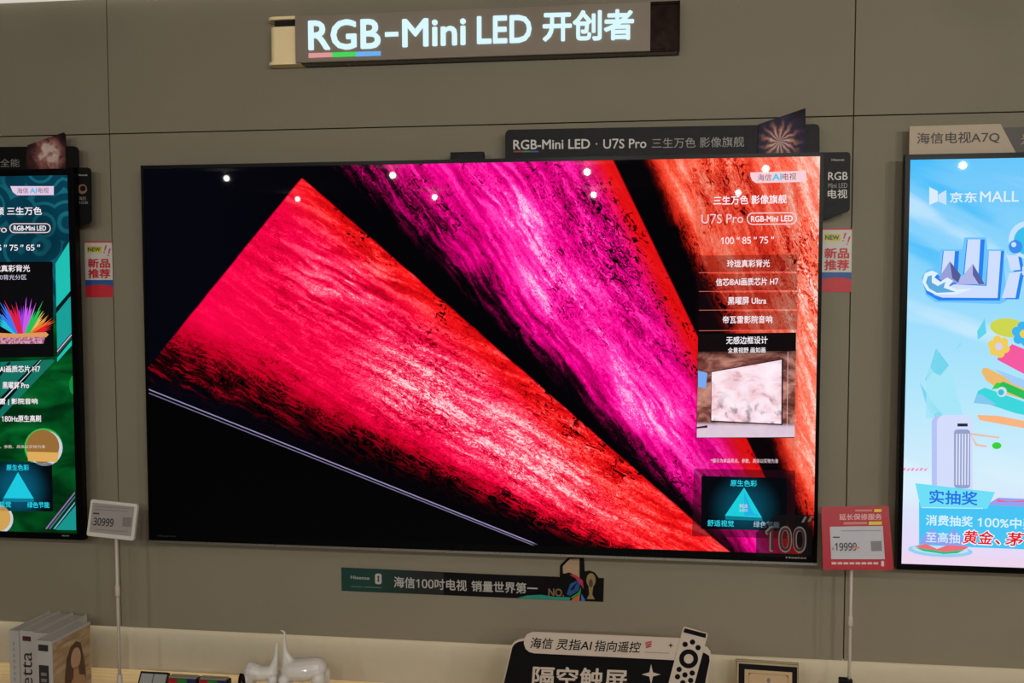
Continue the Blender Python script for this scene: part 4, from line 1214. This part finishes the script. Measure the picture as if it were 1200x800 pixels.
# ------------------------------------------------------------------ tray and colour blocks
TZ = 0.355
tr = thing('display_case', (-1.06, -0.16, ZT), 'black edged display case with grey panels beside the price pole', 'display case')
def ty(px, py, z):
    r = _ry @ Vector(((px - 600) / F_PX, 1.0, (400 - py) / F_PX)); return CAM + r * ((z - CAM.z) / r.z)
tl_ = math.radians(32)
q0, q1 = at(165, 786, -0.13), at(197, 788.3, -0.13)
ch = (q0.z - ZT) / math.cos(tl_)
TPL = Plane((q0.x, -0.13 - math.tan(tl_) * (q0.z - ZT), ZT), (1, 0, 0), (0.0, math.sin(tl_), math.cos(tl_)))
cw = q1.x - q0.x
TPL.shape('case_body', [(0, 0), (cw, 0), (cw, ch), (0, ch)], -0.018, 0.0, MATT, tr)
GPAN = M('grey_glass_panel', (146, 150, 150), 0.35, grain=0.04, gscale=20)
for (a, b_) in ((0.006, cw * 0.5), (cw * 0.53, cw - 0.001)):
    TPL.shape('panel', [(a, 0.006), (b_, 0.006), (b_, ch - 0.007), (a, ch - 0.007)], 0.0, 0.002, GPAN, tr)
mesh('foot', [(q0.x + 0.01, -0.135, q0.z - 0.02), (q1.x - 0.01, -0.135, q0.z - 0.02), (q1.x - 0.01, -0.105, ZT), (q0.x + 0.01, -0.105, ZT), (q0.x + 0.01, -0.131, q0.z - 0.02), (q1.x - 0.01, -0.131, q0.z - 0.02), (q1.x - 0.01, -0.1, ZT), (q0.x + 0.01, -0.1, ZT)],
     [(0, 1, 2, 3), (4, 5, 6, 7), (0, 1, 5, 4), (2, 3, 7, 6), (1, 2, 6, 5), (0, 3, 7, 4)], MATT, tr)
TOPG = M('grey_stone_top', (132, 128, 112), 0.6, grain=0.12, gscale=80)
for i, (pl_, pr_) in enumerate(((196.5, 231.5), (232.5, 267))):
    a = at(pl_, 789, -0.165); b_ = at(pr_, 791, -0.165)
    yf, yb = -0.165, -0.138
    lab = ('left of two red, green and blue striped blocks, next to the grey-panelled case', 'right of two red, green and blue striped blocks next to the white figurines')[i]
    bl = thing('colour_block', ((a.x + b_.x) / 2, -0.16, ZT), lab, 'display block', 'striped colour blocks')
    wd = (b_.x - a.x)
    box('block_body', (a.x, yf, ZT), (b_.x, yb, 0.368), MATT, bl, bev=0.002)
    box('block_top', (a.x + 0.003, yf, 0.368), (b_.x - 0.006, yb - 0.003, 0.3725), TOPG, bl, bev=0.001)
    for j, cname in enumerate(((140, 16, 26), (8, 112, 34), (14, 16, 84))):
        box('stripe', (a.x + wd * (0.02 + 0.31 * j), yf - 0.0015, ZT + 0.01), (a.x + wd * (0.02 + 0.31 * j + 0.31), yf, 0.367), M('stripe_%d' % j, cname, 0.35, coat=0.3), bl)
cb = at(282, 800, -0.3)
tg = [Vector((cb.x + 0.013 * math.cos(t * 0.35), -0.3 + 0.002 * t, ZT + 0.006 + max(0, 0.155 * math.sin(t * 0.35) ** 0.6))) for t in range(9)]
cd = tube('black_cable', tg, 0.0055, BLACK, None, 10, origin=(cb.x, -0.3, ZT))
tag(cd, 'short black cable loop standing beside the white figurines', 'cable')

# ------------------------------------------------------------------ white animal figurines
CERAM = M('white_ceramic', (212, 208, 202), 0.35, grain=0.02, coat=0.2)


def figurine(name, limbs, label):
    """tapered limbs fused into one smooth ceramic body; each limb is a list of (x, y, z, radius)"""
    V, Fc = [], []
    SEG = 14
    for limb in limbs:
        P = [Vector(q[:3]) for q in limb]; Rr = [q[3] for q in limb]
        rings = []
        d0 = (P[1] - P[0]).normalized(); d1 = (P[-1] - P[-2]).normalized()
        for k in (0.98, 0.85, 0.5): rings.append((P[0] - d0 * Rr[0] * k, Rr[0] * math.sqrt(1 - k * k), d0))
        for i in range(len(P)):
            rings.append((P[i], Rr[i], (P[min(i + 1, len(P) - 1)] - P[max(i - 1, 0)]).normalized()))
        for k in (0.5, 0.85, 0.98): rings.append((P[-1] + d1 * Rr[-1] * k, Rr[-1] * math.sqrt(1 - k * k), d1))
        n0 = len(V)
        for p, r, d in rings:
            a = d.cross(Vector((0.13, 1, 0.07))).normalized(); b = a.cross(d)
            V += [p + (a * math.cos(2 * math.pi * k / SEG) + b * math.sin(2 * math.pi * k / SEG)) * r for k in range(SEG)]
        for i in range(len(rings) - 1):
            for k in range(SEG):
                k2 = (k + 1) % SEG
                Fc.append((n0 + i * SEG + k, n0 + i * SEG + k2, n0 + (i + 1) * SEG + k2, n0 + (i + 1) * SEG + k))
        Fc.append(tuple(n0 + k for k in range(SEG))[::-1]); Fc.append(tuple(n0 + (len(rings) - 1) * SEG + k for k in range(SEG)))
    org = (sum(v.x for v in V) / len(V), -0.2, ZT)
    o = mesh(name, V, Fc, CERAM, None, org)
    rm = o.modifiers.new('fuse', 'REMESH'); rm.mode = 'VOXEL'; rm.voxel_size = 0.0022
    sm = o.modifiers.new('soften', 'SMOOTH'); sm.iterations = 9; sm.factor = 0.5
    dg = bpy.context.evaluated_depsgraph_get()
    m2 = bpy.data.meshes.new_from_object(o.evaluated_get(dg))
    o.modifiers.clear(); o.data = m2
    if not m2.materials: m2.materials.append(CERAM)
    for p in m2.polygons: p.use_smooth = True
    zmin = min(v.co.z for v in m2.vertices)
    o.location.z -= zmin
    tag(o, label, 'figurine', 'white ceramic animal figurines')
    return o


def fz(a, b, r, y=0.0):
    q = at(270 + a / 9.23, 730 + b / 9.23, -0.2)
    return (q.x, -0.2 + y, q.z, r * 0.34 / 1000)


def leg(a, b, r, y):
    q = fz(a, b, r, y)
    return [q, (q[0], q[1], (q[2] + ZT) / 2, q[3] * 0.8), (q[0], q[1], ZT + q[3] * 0.75, q[3] * 0.75)]


figurine('animal_figurine', [[fz(245, 520, 92), fz(330, 540, 78), fz(440, 535, 72)], [fz(225, 480, 62), fz(255, 520, 75)], [fz(452, 520, 60), fz(480, 430, 36), fz(496, 330, 20), fz(499, 218, 14)]]
         + [leg(a, b, 52, y) for y in (-0.018, 0.018) for a, b in ((205, 580), (475, 580))], 'small white ceramic animal figurine with a straight upright neck')
figurine('animal_figurine', [[fz(660, 505, 104), fz(800, 500, 112), fz(930, 480, 104)], [fz(625, 490, 66), fz(606, 390, 44), fz(590, 270, 22), fz(583, 150, 13), fz(588, 105, 12), fz(572, 84, 11), fz(545, 76, 8)],
                             [fz(655, 420, 50), fz(610, 330, 26)]]
         + [leg(a, b, r, y) for y in (-0.022, 0.022) for a, b, r in ((600, 580, 52), (975, 560, 72))], 'larger white ceramic animal figurine with a tall hooked neck')

# ------------------------------------------------------------------ standing remote-control board
BD = -0.3
BP = Plane((0, BD, 0))
bs = thing('standing_board', (0.46, BD, ZT), 'black standing board about a pointing remote with white lettering on the counter', 'sign board')
CREAM = M('warm_white_card', (196, 180, 166), 0.5, grain=0.02); BLK = M('black_card', (8, 7, 9), 0.55, spec=0.15)
zl = BP.px(588, 800)[0]
out = [BP.px(*p) for p in ((601, 754.2), (606, 750.6), (614.5, 748), (832, 757), (832.6, 770), (829, 790), (826, 806))]
pts = [(BP.px(826, 806)[0] - 0.012, ZT), (BP.px(588, 806)[0] - 0.02, ZT), BP.px(588.6, 802), BP.px(599, 757)] + [BP.px(*p) for p in ((602.5, 752), (608, 749), (614, 748), (828, 757.5), (832.5, 763), (833.4, 772), (829, 796))]
BP.shape('board', pts, -0.006, 0.0, CREAM, bs)
inner = [(BP.px(825, 806)[0] - 0.012, ZT + 0.004), (BP.px(590, 806)[0] - 0.02, ZT + 0.004), BP.px(590, 802), BP.px(600.4, 758)] + [BP.px(*p) for p in ((603.4, 754), (608, 751.6), (614, 750.6), (800, 757.5), (826, 765), (831, 768), (831.6, 774), (827, 796))]
BP.shape('black_face', inner, 0.0, 0.001, BLK, bs)
pill = [(626, 765.2), (620, 763.6), (616, 760), (613.8, 754), (614.4, 748), (617.5, 743), (624, 740.2), (700, 743.4), (798, 747.6), (793, 773.4), (700, 768.8)]
BP.shape('pill', BP.pxs(pill, 0.003), 0.0, 0.003, CREAM, bs)
t1 = 0.0036
BP.text('lettering', '海信', (621.2, 753), (648.5, 754), 13, t1, BLK, bs, 0.012, 0.2)
BP.text('lettering', '灵指AI', (651.2, 754.6), (694.2, 756), 13, t1, BLK, bs, 0.012, 0.2)
BP.text('lettering', '指向遥控', (696.6, 756.2), (751.4, 758.4), 13, t1, BLK, bs, 0.012, 0.2)
REDL = M('red_logo_print', (176, 60, 58), 0.5)
for q in range(3):
    BP.draw('red_logo', [(756 + q * 0.3, 752.4 + q * 2.6), (763.5 - (q == 2) * 1.5, 750.6 + q * 2.5), (764, 752.3 + q * 2.5), (756.6 + q * 0.3, 754.3 + q * 2.6)], t1, REDL, bs)
BP.draw('fine_print_line', [(755.5, 763.4), (784, 764.6), (784, 765.8), (755.5, 764.6)], t1, M('tan_print', (160, 142, 128), 0.6), bs)
BP.draw('black_star', star4(786, 756, 3.6), t1, BLK, bs)
BP.draw('white_star', star4(763, 790, 11, 12), 0.0016, CREAM, bs)
BP.text('large_lettering', '隔空触屏', (623, 792), (735, 796.5), 25, 0.0016, CREAM, bs, 0.02, 0.06)
# the printed remote, cut out above the board
ca, cb_ = (800.6, 734.4), (829.3, 741.6)
ax = (-0.262, 1.0)
low = [(ca[0] + ax[0] * 78, ca[1] + 78), (cb_[0] + ax[0] * 72, cb_[1] + 72)]
RN = 0.006
rem = BP.shape('remote_cutout', BP.pxs([(ca[0] - 0.3, ca[1] + 2), (ca[0] + 1.6, ca[1] - 0.4), (cb_[0] - 1.4, cb_[1] - 0.3), (cb_[0] + 0.2, cb_[1] + 1.8), low[1], low[0]], RN), 0.0031, RN, CREAM, bs)
BP.draw('remote_top_bar', [(802.4, 735.8), (827.8, 742.4), (826.8, 747.4), (800.6, 740.6)], RN + 0.0005, BLK, rem)
z5 = lambda a, b: (720 + a / 9.23, 725 + b / 9.23)
for a, b_ in ((765, 275), (845, 250), (905, 310), (700, 545), (842, 585), (763, 605), (683, 625), (825, 665), (740, 690)):
    BP.draw('remote_button', pdisc(*z5(a, b_), 3.2, 14), RN + 0.0005, BLK, rem)
o_, i_ = pdisc(*z5(803, 430), 11.2, 26), pdisc(*z5(803, 430), 5.6, 26)
mesh('remote_ring', [BP.pt(*BP.px(*p, RN), RN + 0.0006) for p in o_ + i_], [(i, (i + 1) % 26, (i + 1) % 26 + 26, i + 26) for i in range(26)], BLK, rem)
mesh('strut', [(0.4, BD + 0.006, ZT + 0.25), (0.55, BD + 0.006, ZT + 0.25), (0.55, BD + 0.12, ZT), (0.4, BD + 0.12, ZT), (0.4, BD + 0.007, ZT + 0.256), (0.55, BD + 0.007, ZT + 0.256), (0.55, BD + 0.124, ZT), (0.4, BD + 0.124, ZT)],
     [(0, 1, 2, 3), (4, 5, 6, 7), (0, 1, 5, 4), (2, 3, 7, 6), (1, 2, 6, 5), (0, 3, 7, 4)], CREAM, bs)

# ------------------------------------------------------------------ framed certificate
fz = at(862, 772.5, -0.03).z - ZT
ln_ = math.radians(9)
f0 = at(861, 772, -0.03); f1 = at(935, 778, -0.03)
FPN = Plane((f0.x, -0.03 - math.sin(ln_) * fz, ZT), (1, 0, -0.02), (0, math.sin(ln_), math.cos(ln_)))
FPN.v = Vector((0.02, math.sin(ln_), math.cos(ln_))).normalized(); FPN.n = FPN.u.cross(FPN.v)
fw = f1.x - f0.x; fh = fz / math.cos(ln_)
fr = thing('framed_certificate', (f0.x + fw / 2, FPN.o.y, ZT), 'framed certificate with a black border leaning below the television wall', 'picture frame')
FPN.shape('frame', [(0, 0.004), (fw, 0.004), (fw, fh), (0, fh)], -0.014, 0.0, M('pale_gold_frame', (168, 152, 118), 0.45, grain=0.05), fr)
FPN.shape('border_line', [(0.002, 0.006), (fw - 0.002, 0.006), (fw - 0.002, fh - 0.003), (0.002, fh - 0.003)], 0.0, 0.0008, M('dark_frame_groove', (92, 80, 60), 0.6), fr)
FPN.shape('frame_lip', [(0.004, 0.008), (fw - 0.004, 0.008), (fw - 0.004, fh - 0.005), (0.004, fh - 0.005)], 0.0008, 0.0024, M('pale_gold_frame', (168, 152, 118), 0.45, grain=0.05), fr)
FPN.shape('black_mat', [(0.009, 0.012), (fw - 0.006, 0.012), (fw - 0.006, fh - 0.011), (0.009, fh - 0.011)], 0.0024, 0.003, BLK, fr)
pp = FPN.shape('paper', [(0.028, 0.03), (fw - 0.022, 0.03), (fw - 0.022, fh - 0.028), (0.028, fh - 0.028)], 0.003, 0.0036, M('tan_certificate_paper', (186, 158, 122), 0.6, grain=0.04), fr)
CB = M('brown_certificate_line', (124, 100, 70), 0.6)
a, b_, c_, d_ = 0.040, 0.040, fw - 0.034, fh - 0.038
FPN.shapes('border_ornament', [[(a, d_ - 0.0015), (c_, d_ - 0.0015), (c_, d_), (a, d_)], [(a, b_), (a + 0.0015, b_), (a + 0.0015, d_), (a, d_)], [(c_ - 0.0015, b_), (c_, b_), (c_, d_), (c_ - 0.0015, d_)], [(a, b_), (c_, b_), (c_, b_ + 0.0015), (a, b_ + 0.0015)],
            [(a, d_ - 0.010), (a + 0.010, d_), (a, d_)], [(c_, d_ - 0.010), (c_, d_), (c_ - 0.010, d_)]], 0.0042, CB, pp)
FPN.shape('emblem', disc(fw / 2 + 0.004, fh - 0.058, 0.0055, 14, 0.008), 0.0042, 0.0042, M('grey_emblem', (112, 104, 110), 0.5), pp)
FPN.shapes('text_lines', [[(a + 0.02, d_ - 0.05 - k * 0.016), (c_ - 0.02, d_ - 0.05 - k * 0.016), (c_ - 0.02, d_ - 0.047 - k * 0.016), (a + 0.02, d_ - 0.047 - k * 0.016)] for k in range(4)], 0.0042, CB, pp)
